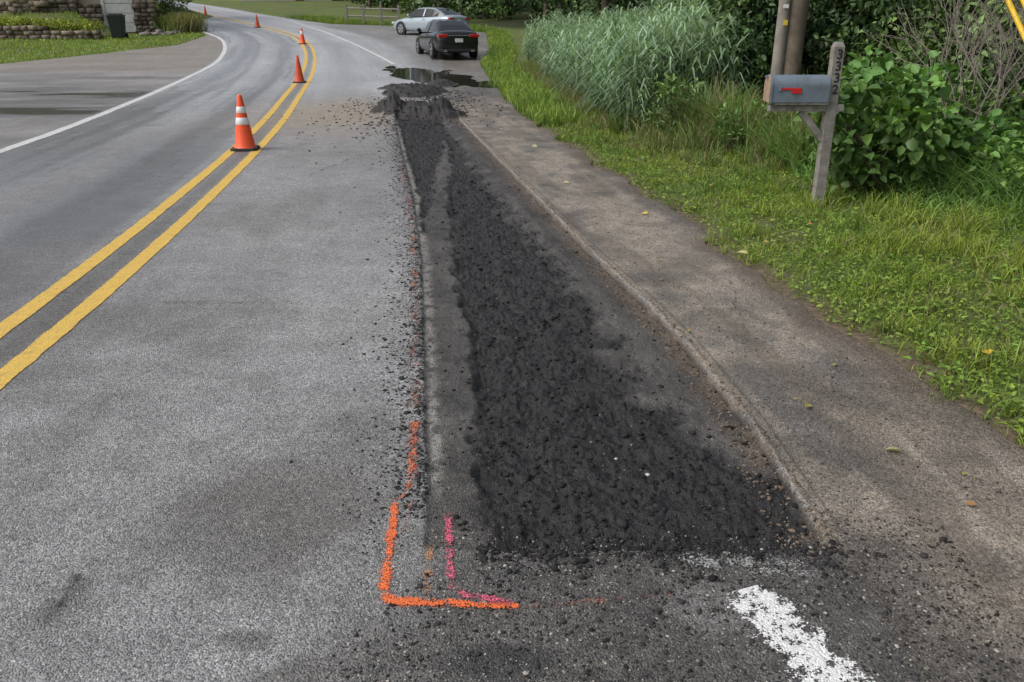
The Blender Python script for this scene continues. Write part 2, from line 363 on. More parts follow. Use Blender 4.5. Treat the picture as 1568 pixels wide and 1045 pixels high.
# ------------------------------------------------------------------ ribbons / markings
def resample(pts,step):
    P=np.array(pts,float);d=np.r_[0,np.cumsum(np.linalg.norm(np.diff(P,axis=0),axis=1))]
    n=max(2,int(d[-1]/step));s=np.linspace(0,d[-1],n)
    Q=np.stack([np.interp(s,d,P[:,0]),np.interp(s,d,P[:,1])],1);return Q,s
def ribbon(name,pts,width,mat,zo=.004,step=.05,off=0,smooth=0,jit=0,nx=4,parent=None):
    Q,s=resample(pts,step)
    for _ in range(smooth):
        Q[1:-1]=(Q[:-2]+2*Q[1:-1]+Q[2:])/4
    T=np.gradient(Q,axis=0);T/=np.linalg.norm(T,axis=1)[:,None]+1e-9
    N=np.stack([T[:,1],-T[:,0]],1)
    w=width*(1+jit*(fbm(s*6,s*0,1,3,80)-.5)*2)
    v=np.linspace(0,1,nx)
    P=Q[:,None]+N[:,None]*(off+(v-.5)[None,:]*w[:,None])[...,None]
    Z=surfz(P[...,0],P[...,1])+zo
    uv=np.stack([np.repeat(s[:,None],nx,1),np.repeat(v[None],len(s),0)],-1)
    i=np.arange(len(s)-1)[:,None]*nx+np.arange(nx-1)[None]
    F=np.stack([i,i+1,i+nx+1,i+nx],-1).reshape(-1,4)
    return mesh_np(name,np.concatenate([P,Z[...,None]],-1).reshape(-1,3),F,mat,uv=uv.reshape(-1,2),parent=parent)
M_yel=paint('yellow_road_paint',(.74,.48,.085),.25,.6,5,.75,4,(.38,.27,.10),dm=.4)
M_wline=paint('white_road_paint',(.70,.70,.69),.36,.55,5,.9,4,(.36,.35,.34))
M_wline2=paint('white_road_paint_fresh',(.80,.80,.79),.58,.5,1.5,.9,20,(.6,.6,.58),soft=4,pk=4.0,dm=.2)
M_wfaint=paint('white_road_paint_worn',(.42,.42,.41),1.05,.6,1.6,1.7,18,soft=1.6,pk=3.8)
M_or=paint('orange_spray_paint',(.90,.17,.04),.50,.6,1.5,1.5,14,(.6,.15,.05),soft=2.0)
M_orf=paint('orange_spray_paint_faint',(.62,.17,.08),1.32,.65,1.8,1.8,5,(.3,.12,.07),soft=1.6,pk=3.6)
M_orm=paint('orange_spray_paint_mid',(.80,.18,.07),.90,.6,1.6,1.9,10,(.45,.13,.06),soft=1.8)
M_org=paint('amber_spray_paint_faint',(.55,.27,.11),.95,.6,1.8,1.5,12,(.3,.15,.08),soft=1.4)
M_pink=paint('pink_spray_paint',(.75,.13,.22),.82,.6,1.8,1.7,12,(.5,.12,.15),soft=1.7)
M_tar=paint('tar_crack',(.05,.048,.046),1.0,.8,1.3,1.2,9,(.04,.04,.04),soft=1.5)
def bez(P):
    P=np.array(P,float);y=P[:,1];yy=np.arange(y[0],y[-1],.5)
    x=np.interp(yy,y,P[:,0])
    k=np.ones(9)/9;xp=np.r_[[x[0]-(x[1]-x[0])*i for i in range(4,0,-1)],x,[x[-1]+(x[-1]-x[-2])*i for i in range(1,5)]]
    x=np.convolve(xp,k,'valid');return list(zip(x,yy))
E=empty('yellow_centre_line')
ribbon('stripe_left',bez(YEL_P),.13,M_yel,off=-.165,step=.12,parent=E,jit=.08)
ribbon('stripe_right',bez(YEL_P),.13,M_yel,off=.165,step=.12,parent=E,jit=.08)
ribbon('white_edge_line',bez(LED_P),.18,M_wline,step=.12)
ribbon('white_edge_line',bez(RED_P),.14,M_wline,step=.2)
ribbon('white_edge_line',[(.72,2.11),(.80,1.9),(.865,1.72),(.98,1.3),(1.05,.9)],.25,M_wline2,step=.02,jit=.3)
ribbon('white_edge_line_worn',[(.56,2.27),(.70,2.25),(.86,2.22),(.98,2.20)],.2,M_wfaint,step=.02,zo=.005)
E=empty('spray_paint_marking')
k=dict(parent=E,step=.01,smooth=3,jit=.5,zo=.005,nx=5)
ribbon('orange_corner',[(-.432,2.60),(-.416,2.45),(-.409,2.33),(-.404,2.2),(-.396,2.11),(-.375,2.058),(-.33,2.047),(-.28,2.05),(-.12,2.032),(.02,2.03)],.050,M_or,**k)
ribbon('orange_tick',[(-.428,2.615),(-.40,2.65),(-.385,2.72)],.036,M_orm,**k)
ribbon('orange_upper',[(-.385,2.70),(-.395,2.9),(-.415,3.05),(-.43,3.25)],.065,M_orm,**k)
ribbon('orange_dashes',[(Ls(y)-.05+.012*math.sin(y*9),y) for y in np.arange(3.2,10.2,.1)],.09,M_orf,**k)
ribbon('orange_tail',[(.02,2.028),(.2,2.04),(.38,2.07),(.5,2.09)],.05,M_orf,**k)
ribbon('orange_far_dash',[(1.02,2.28),(.92,2.25),(.90,2.2)],.06,M_orf,**k)
ribbon('amber_inner',[(-.275,2.36),(-.268,2.2),(-.262,2.06)],.05,M_org,**k)
ribbon('pink_inner',[(-.235,2.55),(-.222,2.46),(-.207,2.3),(-.198,2.18),(-.188,2.12),(-.15,2.085),(-.098,2.068),(0,2.035)],.045,M_pink,**k)
ribbon('pink_second',[(-.375,2.62),(-.372,2.3)],.04,M_orf,**k)
E=empty('road_crack')
k=dict(parent=E,step=.02,jit=.9,zo=.0045)
def crack(P,w,n=.03):
    Q,s=resample(P,.03);Q=Q+(np.stack([fbm(s*5,s*0,1,3,83),fbm(s*5,s*0+4,1,3,84)],1)-.5)*n*2
    ribbon('crack',[tuple(q) for q in Q],w,M_tar,**k)
crack([(-2.3,9.3),(-2.05,10.6)],.10,.12);crack([(-2.15,12),(-2.4,14.5)],.10,.12);crack([(-3.4,14.8),(-4.8,15)],.12,.15);crack([(-1.62,4.9),(-1.95,4.85)],.08)
crack([(1.3,4.2),(1.5,5.6)],.045,.06);crack([(.95,7.0),(1.3,6.9)],.08);crack([(-1.36,1.95),(-1.38,2.2)],.05);crack([(-2.75,6.0),(-3.0,6.05)],.05)
# puddles
def water_mat():
    t=NT('puddle_water');t.b.inputs['Base Color'].default_value=(.03,.028,.022,1);t.b.inputs['Roughness'].default_value=.03
    t.b.inputs['IOR'].default_value=1.33
    b=t.n('ShaderNodeBump');b.inputs['Strength'].default_value=.05;b.inputs['Distance'].default_value=.01
    t.l(t.noise(6,3),b.inputs['Height']);t.l(b.outputs[0],t.b.inputs['Normal']);t.l(t.rng(t.noise(3,2),0,1,.02,.04),t.b.inputs['Roughness']);return t.m
M_wat=water_mat()
def puddle(x0,x1,y0,y1,fn,step=.06):
    xs=np.arange(x0,x1,step);ys=np.arange(y0,y1,step*1.5);X,Y=np.meshgrid(xs,ys)
    keep=fn(X,Y);nc=len(xs);i=np.arange(len(ys)-1)[:,None]*nc+np.arange(nc-1)[None]
    k=keep[:-1,:-1]&keep[1:,:-1]&keep[:-1,1:]&keep[1:,1:]
    F=np.stack([i,i+1,i+nc+1,i+nc],-1)[k]
    mesh_np('puddle',np.stack([X,Y,terr(Y)+.010],-1),F,M_wat,smooth=True)
def pf(X,Y):
    X=X-.35
    f=np.maximum(fbm(X,Y*.6,1.1,5,90)-.30*((X+3.1-(Y-27)*-.3)/1.25)**2-.30*((Y-26.4)/3.2)**2+.05,
                 fbm(X,Y*.6,1.3,5,91)-.30*((X+.9)/1.0)**2-.30*((Y-23.2)/1.3)**2+.02)
    return (f>.33)&(pile(X+.35,Y)<.01)
puddle(-6,1.5,21,31,pf)
# ------------------------------------------------------------------ GRAVEL
def ico():
    p=(1+5**.5)/2
    v=np.array([(-1,p,0),(1,p,0),(-1,-p,0),(1,-p,0),(0,-1,p),(0,1,p),(0,-1,-p),(0,1,-p),(p,0,-1),(p,0,1),(-p,0,-1),(-p,0,1)],float)
    v/=np.linalg.norm(v[0])
    f=np.array([(0,11,5),(0,5,1),(0,1,7),(0,7,10),(0,10,11),(1,5,9),(5,11,4),(11,10,2),(10,7,6),(7,1,8),(3,9,4),(3,4,2),(3,2,6),(3,6,8),(3,8,9),(4,9,5),(2,4,11),(6,2,10),(8,6,7),(9,8,1)])
    return v,f
IV,IF=ico()
def stones(name,X,Y,r,col,flat=.65,zfn=surfz):
    n=len(X);Z=zfn(X,Y)
    V=IV[None]*(1+R.uniform(-.4,.4,(n,12,1)))
    sc=np.stack([R.uniform(.6,1.4,n),R.uniform(.6,1.4,n),R.uniform(.5,1,n)*flat],1)*r[:,None]
    V=V*sc[:,None];a=R.uniform(0,6.28,n);c,s=np.cos(a)[:,None],np.sin(a)[:,None]
    x=V[...,0]*c-V[...,1]*s;y=V[...,0]*s+V[...,1]*c
    P=np.stack([x+X[:,None],y+Y[:,None],V[...,2]+Z[:,None]+r[:,None]*.25],-1)
    F=(IF[None]+np.arange(n)[:,None,None]*12).reshape(-1,3)
    mesh_np(name,P.reshape(-1,3),F,M_stone,np.repeat(col,12,0))
def sampY(n,a,b,p=1.0):
    u=R.uniform(0,1,n);return a*(b/a)**u
XX=[];YY=[];RR=[];CC=[]
def add(X,Y,r,c0,v=.4):
    XX.append(X);YY.append(Y);RR.append(r);CC.append(np.array(c0)[None]*R.uniform(1-v,1+v,(len(X),1)))
n=5000;Y=sampY(n,2.5,15);X=Ls(Y)-R.exponential(.075,n)*(1+.04*Y)-.004;add(X,Y,(.0016+R.gamma(1.5,.0013,n))*(1+Y*.045),(.028,.027,.026))
n=9500;Y=sampY(n,2.33,15);X=Ls(Y)+.03+(Rs(Y)-Ls(Y)-.03)*R.uniform(0,1,n);i,d=masks(X,Y);kk=R.uniform(0,1,n)<(.14+.86*d);X,Y=X[kk],Y[kk];n=len(X)
add(X,Y,R.gamma(1.6,.0021,n)+.002,(.018,.0172,.0178),.6)
n=120;Y=sampY(n,2.4,10);X=iL(Y)+(iR(Y)-iL(Y))*R.uniform(.05,.95,n);add(X,Y,R.uniform(.009,.019,n),(.02,.019,.019))
n=600;Y=sampY(n,2.36,12);X=Ls(Y)+(Rs(Y)-Ls(Y))*R.uniform(0.05,1,n);add(X,Y,R.uniform(.0022,.005,n),(.19,.18,.16))
n=1800;Y=2.36-R.exponential(.06,n);X=R.uniform(-.12,1.1,n);add(X,Y,.002+R.gamma(1.6,.0018,n),(.02,.019,.019),.6)
n=5500;Y=R.uniform(1.4,2.5,n);X=R.uniform(-.5,1.5,n);k2=(fbm(X,Y,5,3,77)>.42-.1*(X>0));X,Y=X[k2],Y[k2];n=len(X);add(X,Y,.0016+R.gamma(1.5,.0012,n),(.030,.028,.027),.6)
n=3200;Y=R.uniform(1.4,2.45,n);X=R.uniform(-.5,1.4,n);add(X,Y,.0015+R.gamma(1.3,.001,n),(.27,.25,.22),.5)
n=2600;Y=sampY(n,1.4,14);X=Rs(Y)+R.uniform(.0,1,n)*(XR0(Y)-Rs(Y));add(X,Y,R.uniform(.0018,.005,n)*(1+Y*.04),(.17,.145,.12),.7)
n=900;Y=sampY(n,1.4,10);X=Rs(Y)+R.uniform(.0,1,n)*(XR0(Y)-Rs(Y));add(X,Y,R.uniform(.0018,.005,n)*(1+Y*.04),(.04,.036,.032),.5)
n=1400;Y=sampY(n,2.3,14);X=Rs(Y)-R.uniform(-.04,.14,n);add(X,Y,R.uniform(.003,.010,n),(.13,.10,.075),.6)
n=900;Y=sampY(n,1.6,14);X=Ls(Y)-R.exponential(.6,n);add(X,Y,R.uniform(.0013,.003,n)*(1+Y*.05),(.04,.038,.036),.5)
n=200;Y=sampY(n,1.6,14);X=R.uniform(-3,1,n);add(X,Y,R.uniform(.002,.0045,n),(.36,.33,.3),.3)
n=1800;a=R.normal(0,1,(n,2));X=-1.9+a[:,0]*.7;Y=17.2+a[:,1]*2.0;add(X,Y,R.uniform(.006,.025,n),(.032,.029,.027),.5)
add(np.array([.86,.535,.43]),np.array([2.385,2.85,3.0]),np.array([.014,.011,.008]),(.46,.45,.42),.1)
add(np.array([.40,.315]),np.array([2.75,4.05]),np.array([.032,.028]),(.025,.024,.023),.1)
stones('loose_gravel',np.concatenate(XX),np.concatenate(YY),np.concatenate(RR),np.concatenate(CC))
# ------------------------------------------------------------------ vegetation builders
def unit(v):return v/(np.linalg.norm(v,axis=-1,keepdims=True)+1e-9)
def leaf_arrays(P,ax,nm,ln,wd,col,fold=.25):
    ax=unit(ax);sd=unit(np.cross(ax,nm));nm=np.cross(sd,ax)
    ln=ln[:,None];wd=wd[:,None]
    v=[P,P+ax*ln*.3+sd*wd*.5+nm*wd*fold,P+ax*ln*.68+sd*wd*.38+nm*wd*fold*.6,P+ax*ln-nm*ln*.12,P+ax*ln*.68-sd*wd*.38+nm*wd*fold*.6,P+ax*ln*.3-sd*wd*.5+nm*wd*fold]
    V=np.stack(v,1).reshape(-1,3);n=len(P);b=np.arange(n)[:,None]*6
    F=np.concatenate([b+np.array([[0,1,2,3]]),b+np.array([[0,3,4,5]])]);return V,F,np.repeat(col,6,0)
def card_arrays(P,ax,nm,ln,wd,col):
    ax=unit(ax);sd=unit(np.cross(ax,nm));ln=ln[:,None];wd=wd[:,None]
    V=np.stack([P-ax*ln*.5,P+sd*wd*.5,P+ax*ln*.5,P-sd*wd*.5],1).reshape(-1,3)
    F=np.arange(len(P))[:,None]*4+np.arange(4)[None];return V,F,np.repeat(col,4,0)
def merge(parts):
    V=[];F=[];C=[];n=0
    for v,f,c in parts:
        V.append(v);F.append(f+n);C.append(c);n+=len(v)
    return np.concatenate(V),np.concatenate(F),np.concatenate(C)
def clump_leaves(cen,rr,per,ln,wd,cols,card=False,shell=.55,up=.6,ragged=.25):
    m=len(cen);idx=np.repeat(np.arange(m),per);n=len(idx)
    d=unit(R.normal(0,1,(n,3)));q=shell+(1-shell)*R.uniform(0,1,n)
    q*=1+ragged*(R.uniform(0,1,n)**3)*2
    P=cen[idx]+d*(rr[idx]*q)[:,None]*np.array([1,1,.85])
    ax=d+R.normal(0,.7,(n,3))+np.array([0,0,-.25]);nm=d*.6+R.normal(0,.45,(n,3))+np.array([0,0,up])
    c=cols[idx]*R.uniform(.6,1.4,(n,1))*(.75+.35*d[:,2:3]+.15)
    l=R.uniform(.6,1.25,n)*ln;w=l*wd
    return (card_arrays if card else leaf_arrays)(P,ax,nm,l,w,np.clip(c,.005,1))
def blades(X,Y,h,w,lean,col,z=None,tip=.12):
    n=len(X);a=R.uniform(0,6.28,n);D=np.stack([np.cos(a),np.sin(a),a*0],1);b=R.uniform(0,6.28,n)
    Sd=np.stack([np.cos(b),np.sin(b),b*0],1);Z=ground_z(X,Y) if z is None else z
    P=np.stack([X,Y,Z-.005],1);U=np.array([[0,0,1.]])
    h=h[:,None];w=w[:,None];le=(lean*h[:,0])[:,None]
    m=P+U*h*.55+D*le*.35;t=P+U*h*(1-.25*np.abs(lean))[:,None]+D*le
    V=np.stack([P-Sd*w*.5,P+Sd*w*.5,m+Sd*w*.42,m-Sd*w*.42,t+Sd*w*tip,t-Sd*w*tip],1).reshape(-1,3)
    q=np.arange(n)[:,None]*6;F=np.concatenate([q+np.array([[0,1,2,3]]),q+np.array([[3,2,4,5]])])
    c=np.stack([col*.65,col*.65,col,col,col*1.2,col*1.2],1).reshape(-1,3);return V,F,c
def gcol(X,Y,base,alt,n=None,s=100,f=1.5):
    m=sstep(.35,.65,fbm(X,Y,f,4,s))[:,None]
    return (np.array(base)*(1-m)+np.array(alt)*m)*R.uniform(.6,1.45,(len(X),1))
# verge lawn
n=150000;Y=sampY(n,1.6,16);X=XR0(Y)-.16+R.uniform(0,1,n)**1.15*4.6
d=X-XR(Y);k2=(R.uniform(0,1,n)<sstep(-.08,.45,d+.6*(fbm(X,Y,4,4,101)-.5)))&(fbm(X,Y,3.2,4,102)+.25*R.uniform(-1,1,n)>.38);X,Y=X[k2],Y[k2];n=len(X)
tuft=sstep(.45,.7,fbm(X,Y,5,3,104))
h=R.uniform(.02,.075,n)*(.45+1.1*fbm(X,Y,2.5,3,103)+1.2*tuft)*(1+.9*sstep(.8,2.6,X-XR0(Y)))
c=gcol(X,Y,(.225,.290,.040),(.125,.215,.035));br=R.uniform(0,1,n)<.07;c[br]=np.array([.28,.23,.12])
p1=blades(X,Y,h,R.uniform(.0025,.006,n)*(1+Y*.1),R.uniform(.2,1.1,n),c)
n=50000;Y=sampY(n,1.8,14);X=XR0(Y)-.05+R.uniform(0,1,n)*4.2
d=X-XR(Y);k2=(d>.04)&(fbm(X,Y,2.1,4,105)+.2*R.uniform(-1,1,n)>.46);X,Y=X[k2],Y[k2];n=len(X)
P=np.stack([X,Y,ground_z(X,Y)+R.uniform(.005,.06,n)],1);ax=np.stack([R.normal(0,1,n),R.normal(0,1,n),R.uniform(-.1,.5,n)],1)
p2=leaf_arrays(P,ax,np.stack([R.normal(0,.35,n),R.normal(0,.35,n),np.ones(n)],1),R.uniform(.015,.050,n),R.uniform(.012,.026,n),gcol(X,Y,(.14,.25,.04),(.225,.30,.05)))
V,F,C=merge([p1,p2]);mesh_np('grass_verge',V,F,M_grass,C)
# far lawn both sides
n=45000;X=R.uniform(-34,-13,n);Y=R.uniform(31,64,n);k2=(X<XL(Y)-.02)&~((X<-19.2)&(Y>46.5)&(Y<56));X,Y=X[k2],Y[k2];n=len(X)
p1=blades(X,Y,R.uniform(.06,.14,n),R.uniform(.02,.04,n),R.uniform(.1,.8,n),gcol(X,Y,(.28,.37,.055),(.20,.30,.05)))
n=28000;Y=R.uniform(14,64,n);X=XR0(Y)+R.uniform(-.1,1.0,n)+R.uniform(0,2.5,n)*(Y>52);p2=blades(X,Y,R.uniform(.08,.30,n),R.uniform(.01,.03,n),R.uniform(.1,.8,n),gcol(X,Y,(.21,.29,.05),(.135,.22,.04)))
V,F,C=merge([p1,p2]);mesh_np('lawn_grass',V,F,M_grass,C)
Fr=L([4,6,7.3,8.2,9.3,10.2,11,13,17,21,30,40,52],[6.5,4.9,4.3,3.6,3.3,2.5,2.15,1.3,.9,.75,.2,.2,.2])
# tall weeds
n=46000;Y=sampY(n,9.6,30);X=Fr(Y)-.35+R.uniform(0,1.9,n)
k2=fbm(X,Y,1.4,3,110)+.15*R.uniform(-1,1,n)>.40;X,Y=X[k2],Y[k2];n=len(X)
hh=(.10+.70*sstep(0,1.5,X-Fr(Y)+.35))*R.uniform(.4,1.15,n)*(.5+1.0*fbm(X,Y,1.8,3,111))
c=gcol(X,Y,(.13,.215,.05),(.185,.21,.065));br=R.uniform(0,1,n)<.22;c[br]=np.array([.26,.20,.12])*R.uniform(.6,1.2,(br.sum(),1))
p1=blades(X,Y,hh,R.uniform(.006,.016,n),R.uniform(.1,1.0,n),c)
n=24000;Y=R.uniform(4.5,11,n);X=np.maximum(Fr(Y)-.3,3.2+.0*Y)+R.uniform(0,2.6,n)
hh=(.10+.45*sstep(0,1.1,X-Fr(Y)+.3))*R.uniform(.4,1.2,n)
p2=blades(X,Y,hh,R.uniform(.008,.019,n),R.uniform(.4,1.3,n),gcol(X,Y,(.165,.29,.07),(.12,.23,.055)))
V,F,C=merge([p1,p2]);mesh_np('tall_grass',V,F,M_grass,C)
# reeds
n=4000;Y=sampY(n,12.8,36);X=Fr(Y)+.35+R.uniform(0,1,n)*np.clip(.19*Y-Fr(Y)+.6,.8,5)
Hh=R.uniform(1.1,1.95,n)*(.70+.30*sstep(0,1.3,X-Fr(Y)-.3))*(.65+.6*fbm(X,Y,.8,3,120));gz=ground_z(X,Y)
k=9;idx=np.repeat(np.arange(n),k);m=len(idx);f=np.tile(np.linspace(.25,1.0,k),n)+R.uniform(-.05,.05,m)
a=R.uniform(0,6.28,m);D=np.stack([np.cos(a),np.sin(a),a*0],1);lx=R.normal(0,.06,n)[idx]
P=np.stack([X[idx]+lx*f,Y[idx],gz[idx]+Hh[idx]*f*.93],1);l=R.uniform(.28,.62,m)*(1.1-.35*f)
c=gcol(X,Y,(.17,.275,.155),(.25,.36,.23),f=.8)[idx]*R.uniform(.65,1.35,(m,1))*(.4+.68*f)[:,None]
U=np.array([[0,0,1.]]);w=R.uniform(.018,.036,m)[:,None];Sd=np.cross(D,U);l=l[:,None]
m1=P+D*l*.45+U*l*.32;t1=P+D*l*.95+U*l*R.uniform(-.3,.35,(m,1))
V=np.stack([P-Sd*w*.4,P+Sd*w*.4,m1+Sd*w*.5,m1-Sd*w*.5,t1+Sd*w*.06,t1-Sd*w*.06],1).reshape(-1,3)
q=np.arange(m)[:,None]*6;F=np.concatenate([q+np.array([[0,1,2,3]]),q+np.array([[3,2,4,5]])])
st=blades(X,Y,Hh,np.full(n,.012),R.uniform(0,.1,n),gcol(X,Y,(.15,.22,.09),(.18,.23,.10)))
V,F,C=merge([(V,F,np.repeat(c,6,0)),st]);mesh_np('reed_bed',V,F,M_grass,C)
# broad-leaf shrubs
def shrub(name,cen,size,ncl,per,ln,wd,c0,c1,stems=14,rcl=.2):
    cx,cy=cen;gz=float(ground_z(cx,cy));W,D,H=size
    cs=[];
    while len(cs)<ncl:
        p=R.uniform(-1,1,3)
        if p@p<1 and p[2]>-.75: cs.append(p)
    cs=np.array(cs);C=np.stack([cx+cs[:,0]*W/2,cy+cs[:,1]*D/2,gz+H*.47+cs[:,2]*H*.47],1)
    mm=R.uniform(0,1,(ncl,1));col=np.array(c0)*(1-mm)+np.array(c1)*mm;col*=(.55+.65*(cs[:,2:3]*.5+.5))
    E=empty(name)
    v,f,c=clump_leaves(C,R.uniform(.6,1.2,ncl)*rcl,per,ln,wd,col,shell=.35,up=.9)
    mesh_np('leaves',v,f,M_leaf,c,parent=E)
    paths=[]
    for i in range(stems):
        t=C[R.integers(ncl)];b=np.array([cx+R.normal(0,W*.12),cy+R.normal(0,D*.12),gz-.02]);mid=(b+t)/2+R.normal(0,.05,3)
        paths.append(([b,mid,t],[.012,.009,.004]))
    v,f=tubes(paths,5);mesh_np('stems',v,f,M_bark,parent=E);return E
shrub('broadleaf_shrub',(3.70,8.35),(1.45,1.1,1.35),52,27,.115,.78,(.08,.175,.045),(.19,.325,.085),rcl=.20)
shrub('broadleaf_shrub',(4.5,8.7),(1.3,1.1,.80),36,26,.11,.75,(.08,.175,.045),(.18,.32,.085),rcl=.2)
shrub('broadleaf_shrub',(5.1,7.9),(1.2,1.1,.75),32,28,.10,.7,(.12,.24,.05),(.21,.34,.085),rcl=.2)
shrub('weed_shrub',(3.05,10.9),(.9,.8,.65),20,26,.085,.4,(.10,.19,.05),(.15,.26,.07),rcl=.16)
shrub('weed_shrub',(2.4,12.0),(1.3,1.0,.95),30,30,.09,.35,(.09,.17,.05),(.15,.24,.07),rcl=.18)
shrub('weed_shrub',(5.4,10.2),(2.0,1.4,.9),44,30,.10,.5,(.09,.19,.045),(.17,.27,.07),rcl=.2)
def clear_pole(C):
    X,Y=C[:,0],C[:,1];return ~((Y<13.2)&(np.abs(X/Y-.313)<.06))&~((Y<13.2)&(np.abs(X-3.95)<.8)&(Y>11))
def mass(gen,per,ln,wd,c0,c1,card,shell=.5):
    C,r=gen;k=clear_pole(C);C=C[k];r=r[k];m=fbm(C[:,0]*.7,C[:,2]*1.2+C[:,1]*.3,1,3,130)[:,None];m=sstep(.3,.7,m)
    col=(np.array(c0)*(1-m)+np.array(c1)*m)*R.uniform(.5,1.5,(len(C),1))
    return clump_leaves(C,r,per,ln,wd,col,card=card,shell=shell)
def gen_right(n,y0,y1,dx0,dx1,z0,z1,r0,r1,minx=3.3):
    Y=R.uniform(y0,y1,n);X=np.maximum(Fr(Y)+R.uniform(dx0,dx1,n),minx+R.uniform(0,.8,n)+(Y-12)*.13);Z=ground_z(X,Y)+R.uniform(z0,z1,n)
    return np.stack([X,Y,Z],1),R.uniform(r0,r1,n)
A=[]
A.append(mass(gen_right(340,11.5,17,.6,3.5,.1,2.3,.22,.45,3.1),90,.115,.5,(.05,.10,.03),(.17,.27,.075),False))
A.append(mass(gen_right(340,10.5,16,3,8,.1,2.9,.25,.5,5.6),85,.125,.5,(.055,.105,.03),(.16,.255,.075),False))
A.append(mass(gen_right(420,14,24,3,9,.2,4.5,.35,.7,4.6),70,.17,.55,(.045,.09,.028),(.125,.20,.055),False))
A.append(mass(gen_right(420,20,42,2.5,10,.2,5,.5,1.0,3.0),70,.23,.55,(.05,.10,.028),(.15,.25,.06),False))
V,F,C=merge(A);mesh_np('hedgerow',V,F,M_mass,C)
# trees
def tree_mesh(seed,H,rc,ncl,per,ln,c0,c1,low=.18):
    g=np.random.default_rng(seed);paths=[];tr=.022*H
    tp=[np.array([g.normal(0,.03)*z,g.normal(0,.03)*z,z]) for z in np.linspace(-.3,H*.85,8)]
    paths.append((tp,np.linspace(tr,.04,8)));cen=[]
    for i in range(16):
        z=H*g.uniform(low,.8);b=np.array([np.interp(z,[p[2] for p in tp],[p[0] for p in tp]),np.interp(z,[p[2] for p in tp],[p[1] for p in tp]),z])
        a=g.uniform(0,6.28);l=rc*g.uniform(.6,1)*(1.15-.5*z/H);e=b+np.array([math.cos(a)*l,math.sin(a)*l,l*g.uniform(.1,.7)])
        mid=(b+e)/2+np.array([0,0,-.1*l]);paths.append(([b,mid,e],[tr*.35,tr*.22,.02]));cen+= [e,mid*.4+e*.6]
    while len(cen)<ncl:
        p=g.uniform(-1,1,3)
        if p@p<1:cen.append(np.array([p[0]*rc,p[1]*rc,H*(low+1)/2+p[2]*H*(1-low)/2]))
    cen=np.array(cen);m=g.uniform(0,1,(len(cen),1));col=(np.array(c0)*(1-m)+np.array(c1)*m)
    return tubes(paths,8),clump_leaves(cen,g.uniform(.35,.8,len(cen))*rc*.28,per,ln,.6,col,shell=.3)
TM=[]
for i,(H,rc,n_,per,ln,c0,c1) in enumerate([(9,3.0,90,90,.19,(.045,.10,.025),(.13,.23,.055)),(11,3.4,110,80,.22,(.04,.085,.022),(.11,.19,.048))]):
    (tv,tf),(lv,lf,lc)=tree_mesh(40+i,H,rc,n_,per,ln,c0,c1)
    a=mesh_np('tmp',tv,tf,M_bark,smooth=True);b=mesh_np('tmp2',lv,lf,M_mass,lc)
    TM.append((a.data,b.data));bpy.data.objects.remove(a);bpy.data.objects.remove(b)
def tree(x,y,k,s=1,rz=0):
    e=empty('deciduous_tree',(x,y,float(ground_z(x,y))),rz);e.scale=(s,s,s)
    for nm,me in zip(('trunk','crown'),TM[k]):
        o=bpy.data.objects.new(nm,me);S.collection.objects.link(o);o.parent=e
for i,(x,y,k,s) in enumerate([(7.8,15.5,0,.8),(10.5,12.5,1,.8),(9.5,20,1,.9),(6.8,26,0,1),(12,27,1,1),(4.0,38,0,1),(9,36,1,1),(2.5,47,0,.9),(7.5,48,1,1.1),(13,18,0,1),(-26,60,1,1.0),(-33,57,0,1),(-17.5,98,1,1),(16,40,1,1.2),(-35,66,1,1.1)]):
    tree(x,y,k,s,i*1.3)
